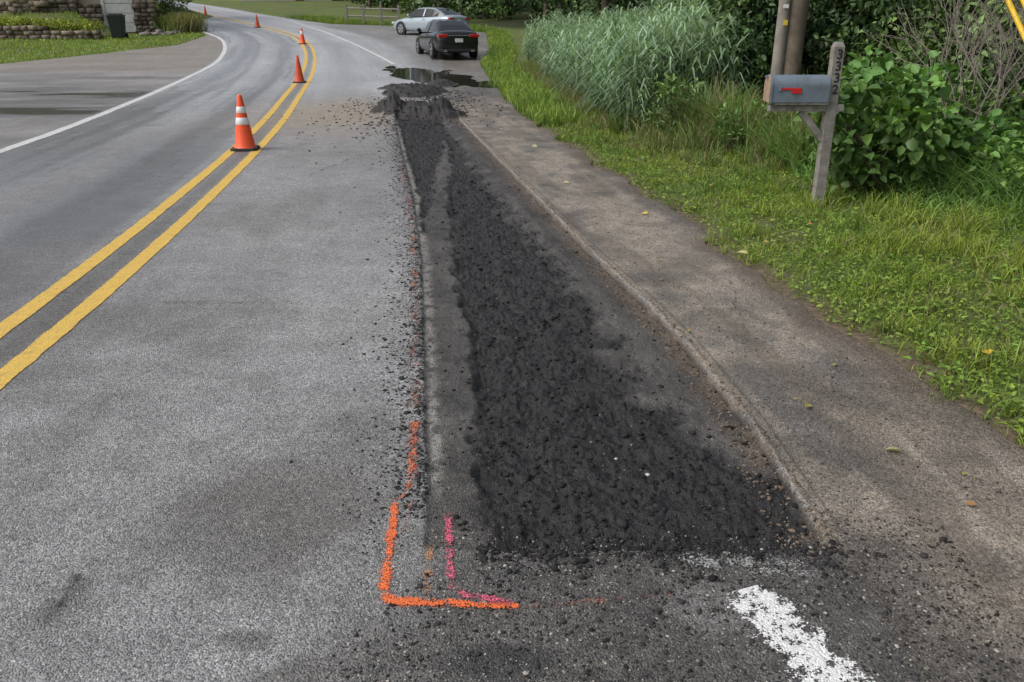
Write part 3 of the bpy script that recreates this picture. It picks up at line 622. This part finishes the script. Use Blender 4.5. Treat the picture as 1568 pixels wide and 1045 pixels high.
# far woodland
def woodland():
    parts=[]
    line=np.array([(14,46),(3.5,50),(-1.5,58),(-6,62),(-10,70),(-15,84),(-20,104),(-32,118),(-60,122),(-90,112),(-70,80),(-45,62)],float)
    Q,s=resample(line,1.0)
    for (n,dep,z0,z1,r0,r1,per,ln,c0,c1) in [(1200,4,.1,4.2,.5,1.1,60,.28,(.045,.095,.025),(.13,.22,.055)),(800,9,1.5,8.0,1.0,2.2,45,.6,(.04,.08,.022),(.09,.155,.04))]:
        i=R.integers(0,len(Q)-1,n);T=unit(Q[i+1]-Q[i]);N=np.stack([T[:,1],-T[:,0]],1)
        P=Q[i]+T*R.uniform(0,1,(n,1))+N*R.uniform(.3,dep,(n,1));z=terr(P[:,1])+R.uniform(z0,z1,n)
        C=np.stack([P[:,0],P[:,1],z],1);parts.append(mass((C,R.uniform(r0,r1,n)),per,ln,.6,c0,c1,True,.3))
    V,F,C=merge(parts);E=empty('woodland');mesh_np('leaf_canopy',V,F,M_mass,C,parent=E)
    paths=[]
    for i in range(90):
        j=R.integers(0,len(Q)-1);T=unit(Q[j+1]-Q[j]);N=np.array([T[1],-T[0]]);p=Q[j]+N*R.uniform(.6,6);z=float(terr(p[1]));r=R.uniform(.1,.22)
        paths.append(([(p[0],p[1],z-.3),(p[0]+R.normal(0,.2),p[1],z+5),(p[0]+R.normal(0,.5),p[1],z+9)],[r,r*.75,r*.3]))
    v,f=tubes(paths,7);mesh_np('trunks',v,f,M_bark,parent=E,smooth=True)
    T=np.gradient(Q,axis=0);T=unit(T);N=np.stack([T[:,1],-T[:,0]],1)
    zs=np.linspace(-.5,7.0,14);B=Q[:,None]+N[:,None]*(9.5+2.5*fbm(s[:,None]*.4,zs[None]*.5,1,3,140)+zs[None]*.25)[...,None]
    Z=terr(Q[:,1])[:,None]+zs[None]*(.8+.4*fbm(s[:,None]*.2,s[:,None]*0,1,3,141));nc=len(zs)
    i=np.arange(len(Q)-1)[:,None]*nc+np.arange(nc-1)[None];F=np.stack([i,i+1,i+nc+1,i+nc],-1).reshape(-1,4)
    VV=np.concatenate([B,Z[...,None]],-1).reshape(-1,3);cc=np.array([[.02,.035,.014]])*(.5+fbm(VV[:,0]+VV[:,1],VV[:,2],1.5,4,142))[:,None]
    mesh_np('dark_backdrop',VV,F,M_mass,cc,parent=E)  # dark sheet added behind the leaves to block bright sky gaps
woodland()
# bare twiggy bush
M_twig=simple('grey_twigs',(.23,.20,.17),.9,.2,9)
def bare_bush(cx,cy,H=2.4):
    gz=float(ground_z(cx,cy));paths=[]
    def grow(p,d,l,r,k):
        q=p+d*l*.5+R.normal(0,.03,3);e=p+d*l+R.normal(0,.04,3);paths.append(([p,q,e],[r,r*.8,r*.6]))
        if k>0:
            for _ in range(3):
                nd=unit(d+R.normal(0,.38,3)+np.array([0,0,.12]));grow(p+(e-p)*R.uniform(.5,1),nd,l*R.uniform(.55,.85),r*.6,k-1)
    for i in range(9):
        grow(np.array([cx+R.normal(0,.2),cy+R.normal(0,.2),gz]),unit(np.array([R.normal(0,.35),R.normal(0,.3),1.])),H*.42,.014,3)
    v,f=tubes(paths,4);mesh_np('bare_branched_bush',v,f,M_twig)
bare_bush(5.3,9.6);bare_bush(6.3,9.9)
# ------------------------------------------------------------------ CONES
M_oc=simple('cone_orange',(.88,.10,.022),.45,.08,6,dirt=(.55,.09,.03));M_oc2=simple('cone_orange_dull',(.60,.085,.03),.6,.15,6,dirt=(.3,.06,.03))
M_refl=simple('reflective_band',(.8,.8,.8),.35,.05,30,dirt=(.6,.58,.55))
def cone(x,y,bands,mat):
    E=empty('traffic_cone',(x,y,float(surfz(x,y))+.006),.12)
    def rr(z):return np.interp(z,[.04,.71],[.135,.028])
    def lathe(nm,prof,m):
        bm=bmesh.new();N=28;rings=[[bm.verts.new((r*math.cos(a*2*math.pi/N),r*math.sin(a*2*math.pi/N),z)) for a in range(N)] for r,z in prof]
        for A,B in zip(rings,rings[1:]):
            for i in range(N):bm.faces.new((A[i],A[(i+1)%N],B[(i+1)%N],B[i]))
        bm.faces.new(rings[-1])
        bm_obj(nm,bm,m,E,smooth=True)
    lathe('body',[(.150,.032),(.142,.045),(rr(.06),.06),(rr(.3),.3),(rr(.5),.5),(rr(.69),.69),(.024,.708),(.018,.71)],mat)
    if bands:
        for nm,a,b in(('lower_band',.33,.42),('upper_band',.48,.56)) if bands==2 else (('band',.42,.55),):
            lathe(nm,[(rr(a)+.0005,a),(rr(a)+.003,a+.003),(rr(b)+.003,b-.003),(rr(b)+.0005,b)],M_refl)
    bm=bmesh.new();pts=[];h=.178;c=.04
    for sx,sy in((1,1),(-1,1),(-1,-1),(1,-1)):
        q=[(h*sx,(h-c)*sy),((h-c)*sx,h*sy)];pts+=q if sx*sy>0 else q[::-1]
    lo=[bm.verts.new((a,b,0)) for a,b in pts];hi=[bm.verts.new((a*.96,b*.96,.032)) for a,b in pts]
    bm.faces.new(hi);bm.faces.new(lo)
    for i in range(8):bm.faces.new((lo[i],lo[(i+1)%8],hi[(i+1)%8],hi[i]))
    bm_obj('base',bm,M_black,E,bevel=.005)
cone(-3.6,11.35,2,M_oc);cone(-5.85,23.8,0,M_oc2);cone(-9.65,40.5,1,M_oc);cone(-15.1,52.5,0,M_oc2);cone(-22.4,65,0,M_oc)
# ------------------------------------------------------------------ MAILBOX
def mailbox():
    x,y=2.90,7.8;g=float(ground_z(x,y));E=empty('mailbox',(x,y,g))
    M_met=simple('mailbox_metal',(.17,.21,.26),.42,.12,4,metal=.2,dirt=(.13,.14,.15));M_red=simple('flag_red',(.5,.02,.02),.4,.1)
    M_rust=simple('door_faded',(.30,.21,.15),.6,.3,10)
    b=.047;bm=bmesh.new()
    lo=[bm.verts.new((sx*b,sy*b,-.1)) for sx,sy in((-1,-1),(1,-1),(1,1),(-1,1))]
    hi=[bm.verts.new((sx*b,sy*b,1.43)) for sx,sy in((-1,-1),(1,-1),(1,1),(-1,1))]
    tp=[bm.verts.new((sx*b*.62,sy*b*.62,1.47)) for sx,sy in((-1,-1),(1,-1),(1,1),(-1,1))]
    for A,B in((lo,hi),(hi,tp)):
        for i in range(4):bm.faces.new((A[i],A[(i+1)%4],B[(i+1)%4],B[i]))
    bm.faces.new(tp);bm_obj('post',bm,M_wood,E,bevel=.004)
    box('arm',-.56,-.049,-.045,.045,.875,.935,M_wood,E,.004);box('arm_tail',.049,.11,-.045,.045,.875,.935,M_wood,E,.004)
    box('shelf_board',-.53,-.05,-.085,.085,.937,.955,M_wood,E,.003)
    bm=bmesh.new();L_=.34;bbox(bm,-.03,.03,-.03,.03,0,L_,M=Matrix.Translation((-.035,0,.62))@Matrix.Rotation(rad(-42),4,'Y'));bm_obj('brace',bm,M_wood,E,bevel=.003)
    def arch(w,h,n=14):
        pts=[(-w,0)]
        for i in range(n+1):
            a=math.pi-math.pi*i/n;pts.append((w*math.cos(a),h-w+w*math.sin(a)))
        pts.append((w,0));return pts
    def ext(nm,x0,x1,w,h,m,z0=.957,bev=.003):
        bm=bmesh.new();A=[bm.verts.new((x0,p[0],z0+p[1])) for p in arch(w,h)];B=[bm.verts.new((x1,p[0],z0+p[1])) for p in arch(w,h)]
        bm.faces.new(A);bm.faces.new(B);n=len(A)
        for i in range(n):
            bm.faces.new((A[i],A[(i+1)%n],B[(i+1)%n],B[i]))
        return bm_obj(nm,bm,m,E,bevel=bev)
    ext('box_shell',-.565,-.052,.092,.235,M_met);ext('box_front_lip',-.582,-.566,.099,.243,M_met,.955);ext('door',-.594,-.583,.090,.232,M_rust,.958)
    ext('door_hood_seam',-.36,-.352,.0945,.2378,M_met,.957,0)
    box('door_latch',-.618,-.595,-.014,.014,1.165,1.185,M_met,E,.003)
    box('flag_arm',-.50,-.36,-.101,-.094,1.065,1.085,M_red,E,.002);box('flag_blade',-.40,-.31,-.102,-.095,1.035,1.085,M_red,E,.002);box('flag_pivot',-.515,-.49,-.104,-.093,1.055,1.095,M_met,E,.003)
    for i,ch in enumerate('3332'):
        cu=bpy.data.curves.new('d','FONT');cu.body=ch;cu.size=.115;cu.offset=.002;cu.extrude=.0015;cu.align_x='CENTER'
        o=bpy.data.objects.new('d',cu);S.collection.objects.link(o);bpy.context.view_layer.update()
        me=bpy.data.meshes.new_from_object(o.evaluated_get(bpy.context.evaluated_depsgraph_get()));bpy.data.objects.remove(o)
        p=bpy.data.objects.new('house_number_%d'%(i+1),me);S.collection.objects.link(p);me.materials.clear();me.materials.append(M_black)
        p.parent=E;p.location=(0.008,-.0495,1.33-.10*i);p.rotation_euler=(rad(90),0,0)
mailbox()
# ------------------------------------------------------------------ UTILITY POLE
def pole():
    x,y=3.95,12.4;g=float(ground_z(x,y));E=empty('utility_pole',(x,y,g))
    M_p=simple('pole_wood',(.15,.12,.09),.9,.3,5,bump=.6,bsc=40,dirt=(.08,.065,.05))
    v,f=tubes([([(0,0,-.3),(.03,0,3),(.06,0,6),(.1,0,10)],[.155,.145,.135,.11])],18);mesh_np('pole',v,f,M_p,parent=E,smooth=True)
    v,f=tubes([([(-.20,-.06,-.3),(-.17,-.06,3),(-.14,-.06,6)],[.085,.08,.07])],12);mesh_np('stub_pole',v,f,simple('pole_grey_wood',(.23,.205,.175),.9,.25,5,bump=.5,bsc=40),parent=E,smooth=True)
    v,f=tubes([([(-1.1,0,9.2),(0,0,9.2),(1.1,0,9.2)],[.06,.06,.06])],6);mesh_np('crossarm',v,f,M_p,parent=E)
    box('yellow_tag',-.20,-.14,-.155,-.148,1.58,1.65,simple('tag_yellow',(.7,.5,.05),.5,.1),E)
    box('metal_tag',-.22,-.15,-.155,-.148,1.8,1.85,M_white,E)
    Mg=simple('guard_yellow',(.75,.48,.03),.45,.08)
    G=empty('guy_wire')
    for dx in(0,.14):
        A=np.array([5.72+dx,8.0,.0]);T=np.array([x,y,6.0+dx*2]);B=A+(T-A)*.38;A2=A+(T-A)*.16
        v,f=tubes([([A,(A+A2)/2,A2],[.010,.010,.010])],6);mesh_np('anchor_rod',v,f,M_black,parent=G)
        v,f=tubes([([A2,(A2+B)/2,B],[.028,.028,.028])],8);mesh_np('yellow_guard',v,f,Mg,parent=G,smooth=True)
        v,f=tubes([([B,(B+T)/2,T],[.006,.006,.006])],5);mesh_np('wire',v,f,M_black,parent=G)
pole()
# ------------------------------------------------------------------ CARS
def sedan(name,x,y,th,col,scale=1,dz=0):
    z=float(terr(y))+dz
    E=empty(name,(x,y,z+.01),th);E.scale=(scale,)*3
    pm=NT('car_paint');pm.b.inputs['Base Color'].default_value=(*col,1);pm.b.inputs['Metallic'].default_value=.25;pm.b.inputs['Roughness'].default_value=.28;pm.b.inputs['Coat Weight'].default_value=.6
    pm.l(pm.rng(pm.noise(5,4),.3,.7,.24,.36),pm.b.inputs['Roughness']);pm=pm.m
    gl=simple('car_glass',(.012,.014,.016),.06,.1);tl=simple('tail_lamp_red',(.45,.01,.01),.2,.1,coat=.5);ch=simple('chrome',(.6,.6,.6),.2,.05,metal=.9);tyre=M_black;rim=simple('alloy_rim',(.4,.4,.42),.35,.1,metal=.7)
    st=[(0,.70,.38,.86),(.06,.80,.30,.98),(.25,.87,.24,1.04),(.6,.905,.20,1.05),(1.2,.92,.18,1.02),(2.3,.925,.17,.99),(3.2,.92,.18,.97),(3.8,.91,.19,.90),(4.3,.87,.21,.81),(4.6,.78,.25,.70),(4.72,.62,.32,.60)]
    bm=bmesh.new();rings=[]
    for yy,w,zb,zt in st:
        half=[(0,zb),(w*.85,zb),(w*.97,zb+.10),(w,zb+(zt-zb)*.5),(w*.975,zt-.13),(w*.86,zt-.02),(w*.5,zt+.01),(0,zt+.02)]
        full=half+[(-a,b) for a,b in half[-2:0:-1]];rings.append([bm.verts.new((a,yy-2.36,b)) for a,b in full])
    n=len(rings[0])
    for A,B in zip(rings,rings[1:]):
        for i in range(n):bm.faces.new((A[i],A[(i+1)%n],B[(i+1)%n],B[i]))
    bm.faces.new(rings[0]);bm.faces.new(rings[-1]);bm_obj('body',bm,pm,E,smooth=True,sub=1)
    gs=[(.48,.70,.70,1.045),(.9,.80,.62,1.24),(1.3,.82,.585,1.385),(1.75,.83,.58,1.44),(2.3,.83,.58,1.445),(2.7,.83,.585,1.40),(3.1,.82,.62,1.22),(3.5,.76,.70,.985)]
    bm=bmesh.new();rings=[]
    for yy,wb,wt,zt in gs:
        zb=.97;h=[(wb,zb),(wt+(wb-wt)*.12,zb+(zt-zb)*.88),(wt*.86,zt),(0,zt+.012)]
        f_=h+[(-a,b) for a,b in h[-2::-1]];rings.append([bm.verts.new((a,yy-2.36,b)) for a,b in f_])
    for k_,(A,B) in enumerate(zip(rings,rings[1:])):
        for i in range(len(A)-1):
            fc=bm.faces.new((A[i],A[i+1],B[i+1],B[i]));top=i in(1,2,3,4)
            roof=2<=k_<=4
            fc.material_index=(0 if (top and roof) or (top and i in(1,4)) else 1)
    bm.faces.new(rings[0]).material_index=1;bm.faces.new(rings[-1]).material_index=1
    bm_obj('cabin',bm,[pm,gl],E,smooth=False,bevel=.01)
    for s in(-1,1):
        for yy in(1.98,):
            Mx=Matrix.Translation((s*.722,yy-2.36,1.185))@Matrix.Rotation(rad(-s*29),4,'Y');bm=bmesh.new();bbox(bm,-.012,.012,-.05,.05,-.23,.21,M=Mx);bm_obj('pillar',bm,pm,E)
        box('side_mirror',*(sorted((s*.90,s*1.06))),2.95-2.36,3.07-2.36,.98,1.11,pm,E,.03)
        for yy in(.98,3.78):
            v,f=tubes([([(s*.70,yy-2.36,.33),(s*.72,yy-2.36,.33),(s*.92,yy-2.36,.33),(s*.935,yy-2.36,.33)],[.30,.33,.33,.30])],28);mesh_np('tyre',v,f,tyre,parent=E,smooth=True)
            bm=bmesh.new();bmesh.ops.create_cone(bm,cap_ends=True,segments=24,radius1=.22,radius2=.22,depth=.02,matrix=Matrix.Translation((s*.925,yy-2.36,.33))@Matrix.Rotation(rad(90),4,'Y'));bm_obj('rim',bm,rim,E,bevel=.004)
            bm=bmesh.new()
            for q in range(5):
                bbox(bm,-.006,.006,-.03,.03,.07,.19,M=Matrix.Translation((s*.938,yy-2.36,.33))@Matrix.Rotation(q*1.2566+.6,4,'X'))
            bm_obj('rim_openings',bm,M_black,E)
            bm=bmesh.new();bmesh.ops.create_cone(bm,cap_ends=True,segments=28,radius1=.385,radius2=.385,depth=.05,matrix=Matrix.Translation((s*.895,yy-2.36,.35))@Matrix.Rotation(rad(90),4,'Y'));bm_obj('wheel_arch',bm,M_black,E)
        box('tail_lamp',*(sorted((s*.44,s*.815))),-2.375,-2.24,.80,.915,tl,E,.02)
        box('headlamp',*(sorted((s*.50,s*.78))),2.16,2.31,.60,.70,M_refl,E,.03)
        box('door_handle',*(sorted((s*.92,s*.94))),-.5,-.32,.83,.855,ch,E,.004)
        box('exhaust',*(sorted((s*.48,s*.62))),-2.40,-2.30,.27,.33,ch,E,.01)
    box('chrome_trim',-.42,.42,-2.392,-2.37,.855,.875,ch,E,.004)
    box('licence_plate',-.16,.16,-2.40,-2.385,.62,.76,M_white,E,.004)
    box('rear_bumper_lower',-.70,.70,-2.385,-2.30,.26,.38,M_black,E,.03)
    box('grille',-.5,.5,2.28,2.37,.35,.56,M_black,E,.02)
    return E
sedan('parked_car',-2.62,34.7,rad(17),(.012,.012,.014),.95,-.04)
sedan('parked_car',-4.3,46.2,rad(50),(.36,.43,.48),.92)
# ------------------------------------------------------------------ LEFT SIDE: garage, wall, bin
M_st=attrmat('wall_stone',.9,.6,12,.6,1.35);M_wall=simple('beige_siding',(.42,.36,.27),.8,.08,2,bump=.2);M_roof=simple('roof_shingles',(.10,.085,.075),.9,.3,20,bump=.5)
def stonewall(name,x0,x1,y0,y1,hf,sz=(.42,.20),parent=None,zb=None):
    V=[];F=[];C=[];n=0;L_=math.hypot(x1-x0,y1-y0);dx,dy=(x1-x0)/L_,(y1-y0)/L_
    z=0;row=0
    while z<hf(0)+.3 or z<hf(L_)+.3:
        h=sz[1]*R.uniform(.8,1.2);t=-R.uniform(0,.2)
        while t<L_:
            w=sz[0]*R.uniform(.5,1.4)
            if z+h*.5<hf(min(max(t,0),L_)):
                bx,by=x0+dx*t,y0+dy*t;g=float(terr(by)) if zb is None else zb;d=R.uniform(-.05,.05)
                c=[]
                for zz in(0,1):
                    for yy in(-.18+d,.2):
                        for xx in(0.012,w-.012):
                            j=R.normal(0,.014,3);c.append((bx+dx*xx-dy*yy+j[0],by+dy*xx+dx*yy+j[1],g-.05+z+(.01 if zz==0 else h-.01)+j[2]))
                V+=c;F+=[[n+i for i in f] for f in[(0,1,3,2),(4,6,7,5),(0,4,5,1),(2,3,7,6),(0,2,6,4),(1,5,7,3)]];n+=8
                C+=[np.array([.20,.17,.135])*R.uniform(.45,1.35)*np.array([1,R.uniform(.92,1.02),R.uniform(.85,1.05)])]*8
            t+=w
        z+=h;row+=1
        if row>30:break
    return mesh_np(name,np.array(V),np.array(F),M_st,np.array(C),parent=parent)
stonewall('stone_retaining_wall',-33,-20.4,43.2,43.6,lambda t:.95-.04*t)
stonewall('stone_retaining_wall',-34,-24.6,46.2,46.2,lambda t:1.6,sz=(.5,.25))
n=150;X=R.uniform(-33,-21,n);Yv=R.uniform(43.9,45.4,n);C=np.stack([X,Yv,terr(Yv)+.95-.04*(X+33)+R.uniform(-.1,.12,n)],1)
v,f,c=clump_leaves(C,R.uniform(.2,.38,n),60,.12,.6,np.array([[.26,.31,.045]])*R.uniform(.6,1.3,(n,1)),shell=.3);mesh_np('groundcover_plants',v,f,M_leaf,c)
def garage():
    E=empty('garage_building',(-19.6,48.3,float(terr(48.3))),rad(20))
    box('walls',-6.5,-.02,0,8,-.3,3.6,M_wall,E)
    stonewall('stone_corner',-.75,0.0,-.12,-.12,lambda t:3.5,sz=(.35,.22),parent=E,zb=0)
    stonewall('stone_facing',-6.5,-2.45,-.12,-.12,lambda t:1.6 if t>3 else 3.4,sz=(.4,.24),parent=E,zb=0)
    bm=bmesh.new()
    for i in range(5):bbox(bm,-2.25,-.85,-.07,-.03,.02+i*.48,.48+i*.48)
    bm_obj('white_door',bm,M_white,E,bevel=.012)
    box('door_frame_left',-2.40,-2.26,-.12,-.02,0,2.5,M_white,E,.01);box('door_frame_right',-.84,-.74,-.12,-.02,0,2.5,M_white,E,.01);box('door_frame_top',-2.40,-.74,-.12,-.02,2.505,2.65,M_white,E,.01)
    box('downpipe',-.83,-.78,-.28,-.22,0,3.5,M_black,E)
    bm=bmesh.new();v=[bm.verts.new(p) for p in[(-7,-.5,3.5),(.5,-.5,3.5),(.5,8.5,3.5),(-7,8.5,3.5),(-7,4,5.6),(.5,4,5.6)]]
    for q in[(0,1,5,4),(3,4,5,2),(0,4,3),(1,2,5),(0,3,2,1)]:bm.faces.new([v[i] for i in q])
    bm_obj('roof',bm,M_roof,E)
garage()
def bin_(x,y):
    E=empty('wheeled_trash_bin',(x,y,float(terr(y))),.2);Mb=simple('bin_green',(.012,.022,.018),.5,.2)
    bm=bmesh.new();lo=[bm.verts.new((a*.27,b*.29,.06)) for a,b in((-1,-1),(1,-1),(1,1),(-1,1))];hi=[bm.verts.new((a*.35,b*.40,1.05)) for a,b in((-1,-1),(1,-1),(1,1),(-1,1))]
    for i in range(4):bm.faces.new((lo[i],lo[(i+1)%4],hi[(i+1)%4],hi[i]))
    bm.faces.new(lo);bm_obj('body',bm,Mb,E,bevel=.03)
    bm=bmesh.new();bbox(bm,-.37,.37,-.43,.42,1.053,1.11);bbox(bm,-.28,.28,-.32,.32,1.112,1.16);bm_obj('lid',bm,Mb,E,bevel=.02)
    v,f=tubes([([(-.28,.45,1.0),(.28,.45,1.0)],[.018,.018])],8);mesh_np('handle',v,f,Mb,parent=E)
    for s in(-1,1):
        v,f=tubes([([(s*.29,.3,.13),(s*.36,.3,.13)],[.13,.13])],16);mesh_np('wheel',v,f,M_black,parent=E)
bin_(-19.45,43.6)
n=40;X=R.uniform(-19.2,-18.0,n);Yv=R.uniform(45.5,49,n);stones('rockery',X,Yv,R.uniform(.12,.28,n),np.array([[.2,.18,.16]])*R.uniform(.6,1.3,(n,1)),zfn=ground_z)
n=4000;X=-18.2+R.normal(0,.4,n);Yv=49+R.normal(0,.5,n);v,f,c=blades(X,Yv,R.uniform(.5,1.2,n),R.uniform(.02,.04,n),R.uniform(.1,.9,n),gcol(X,Yv,(.2,.27,.07),(.28,.26,.12)));mesh_np('ornamental_grass',v,f,M_grass,c)
shrub('garden_shrub',(-20.6,54),(2.4,2,1.7),34,40,.14,.6,(.08,.16,.04),(.14,.25,.05),rcl=.35)
shrub('garden_shrub',(-23,60),(3,2,2.0),34,40,.16,.6,(.08,.16,.04),(.14,.25,.05),rcl=.4)
def house(x,y,rz):
    E=empty('distant_house',(x,y,float(terr(y))),rz);box('walls',-5,5,0,7,-.5,3,simple('pale_siding',(.5,.47,.42),.8,.08,2),E)
    for i,q in enumerate((-3.4,-.3,2.8)):box('window_%d'%(i+1),q-.5,q+.5,-.05,-.01,1.0,2.2,simple('window_glass',(.03,.04,.05),.1,.1),E)
    for i,q in enumerate((-3.4,-.3,2.8)):box('sill_%d'%(i+1),q-.6,q+.6,-.10,-.01,.9,.99,M_white,E)
    box('door',1.0,1.9,-.06,-.01,0,2.1,simple('door_brown',(.15,.08,.05),.6,.1),E)
    bm=bmesh.new();v=[bm.verts.new(p) for p in[(-5.5,-.6,2.9),(5.5,-.6,2.9),(5.5,7.6,2.9),(-5.5,7.6,2.9),(-5.5,3.5,5),(5.5,3.5,5)]]
    for q in[(0,1,5,4),(3,4,5,2),(0,4,3),(1,2,5),(0,3,2,1)]:bm.faces.new([v[i] for i in q])
    bm_obj('roof',bm,M_roof,E)
house(-25,99,rad(12))
def fence():
    E=empty('wooden_fence',(0,0,0))
    P=[(-10.6,57),(-9.4,56.3),(-8.2,55.6),(-7.0,55)]
    for i,(x,y) in enumerate(P):
        g=float(terr(y));box('post_%d'%(i+1),x-.07,x+.07,y-.07,y+.07,g-.2,g+1.15,M_wood,E,.01)
    for i in range(3):
        for k_,h in enumerate((.45,.9)):
            a=np.array([*P[i],float(terr(P[i][1]))+h]);b=np.array([*P[i+1],float(terr(P[i+1][1]))+h]);v,f=tubes([([a,(a+b)/2,b],[.045,.045,.045])],6);mesh_np('rail_%d_%d'%(i,k_),v,f,M_wood,parent=E)
fence()
def fallen():
    pts=[(1.22,7.35,.05,(.5,.40,.08)),(1.72,5.85,.06,(.55,.5,.22)),(2.45,3.92,.055,(.6,.42,.05)),(1.35,3.42,.05,(.5,.42,.12)),(1.52,2.98,.05,(.42,.42,.22)),(3.05,6.3,.05,(.5,.5,.06)),(2.05,8.6,.05,(.5,.42,.08)),(2.9,5.6,.05,(.45,.5,.08)),(.55,8.9,.05,(.45,.4,.2)),(.35,11.6,.06,(.5,.45,.3)),(3.1,4.6,.05,(.4,.4,.08)),(2.2,6.9,.05,(.4,.45,.08)),(-.2,13.5,.06,(.5,.45,.35))]
    rr=np.random.default_rng(3)
    for _ in range(60):
        y=float(2.2*(14/2.2)**rr.uniform());x=float(XR0(y))+rr.uniform(-1.0,1.0);pts.append((x,y,rr.uniform(.012,.03),(rr.uniform(.2,.45),rr.uniform(.18,.35),.08)))
    P=np.array([(a,b,(float(surfz(a,b)) if a<float(XR0(b)) else float(ground_z(a,b))+.06)+.012) for a,b,_,_ in pts]);n=len(P)
    ax=np.stack([R.normal(0,1,n),R.normal(0,1,n),R.uniform(0,.2,n)],1);nm=np.stack([R.normal(0,.25,n),R.normal(0,.25,n),np.ones(n)],1)
    l=np.array([p[2] for p in pts])*1.4;v,f,c=leaf_arrays(P,ax,nm,l,l*.7,np.array([p[3] for p in pts]),.15);mesh_np('fallen_leaves',v,f,M_leaf,c)
fallen()
bm=bmesh.new();vs=[bm.verts.new((2.0+a,2.83+b,float(ground_z(2.0,2.83))+.05+c)) for a,b,c in((0,0,0),(.05,-.01,.015),(.09,.03,0),(.06,.05,.02),(.01,.04,.01))];bm.faces.new(vs);bm_obj('paper_litter',bm,M_white)
# ------------------------------------------------------------------ light, sky, camera
w=bpy.data.worlds.new('World');S.world=w;w.use_nodes=True;nt=w.node_tree;bg=nt.nodes['Background']
sky=nt.nodes.new('ShaderNodeTexSky');sky.sky_type='NISHITA';sky.sun_disc=False;sky.sun_elevation=rad(48);sky.sun_rotation=rad(250);sky.air_density=1.0;sky.dust_density=4.0
hs=nt.nodes.new('ShaderNodeHueSaturation');hs.inputs['Saturation'].default_value=.5
nt.links.new(sky.outputs[0],hs.inputs['Color']);nt.links.new(hs.outputs[0],bg.inputs[0]);bg.inputs[1].default_value=.15
sl=bpy.data.lights.new('sun','SUN');sl.energy=1.7;sl.angle=rad(32);sl.color=(1,.975,.93);so=bpy.data.objects.new('sun',sl);S.collection.objects.link(so);so.rotation_euler=(rad(42),0,rad(-70))
cd=bpy.data.cameras.new('camera');cd.sensor_width=36;cd.lens=29.07;cd.clip_end=3000;cd.clip_start=.05
co=bpy.data.objects.new('camera',cd);S.collection.objects.link(co);co.location=(0,0,1.65);co.rotation_euler=(rad(90-21.3),0,0);S.camera=co
S.view_settings.view_transform='Standard';S.view_settings.look='None';S.view_settings.exposure=0
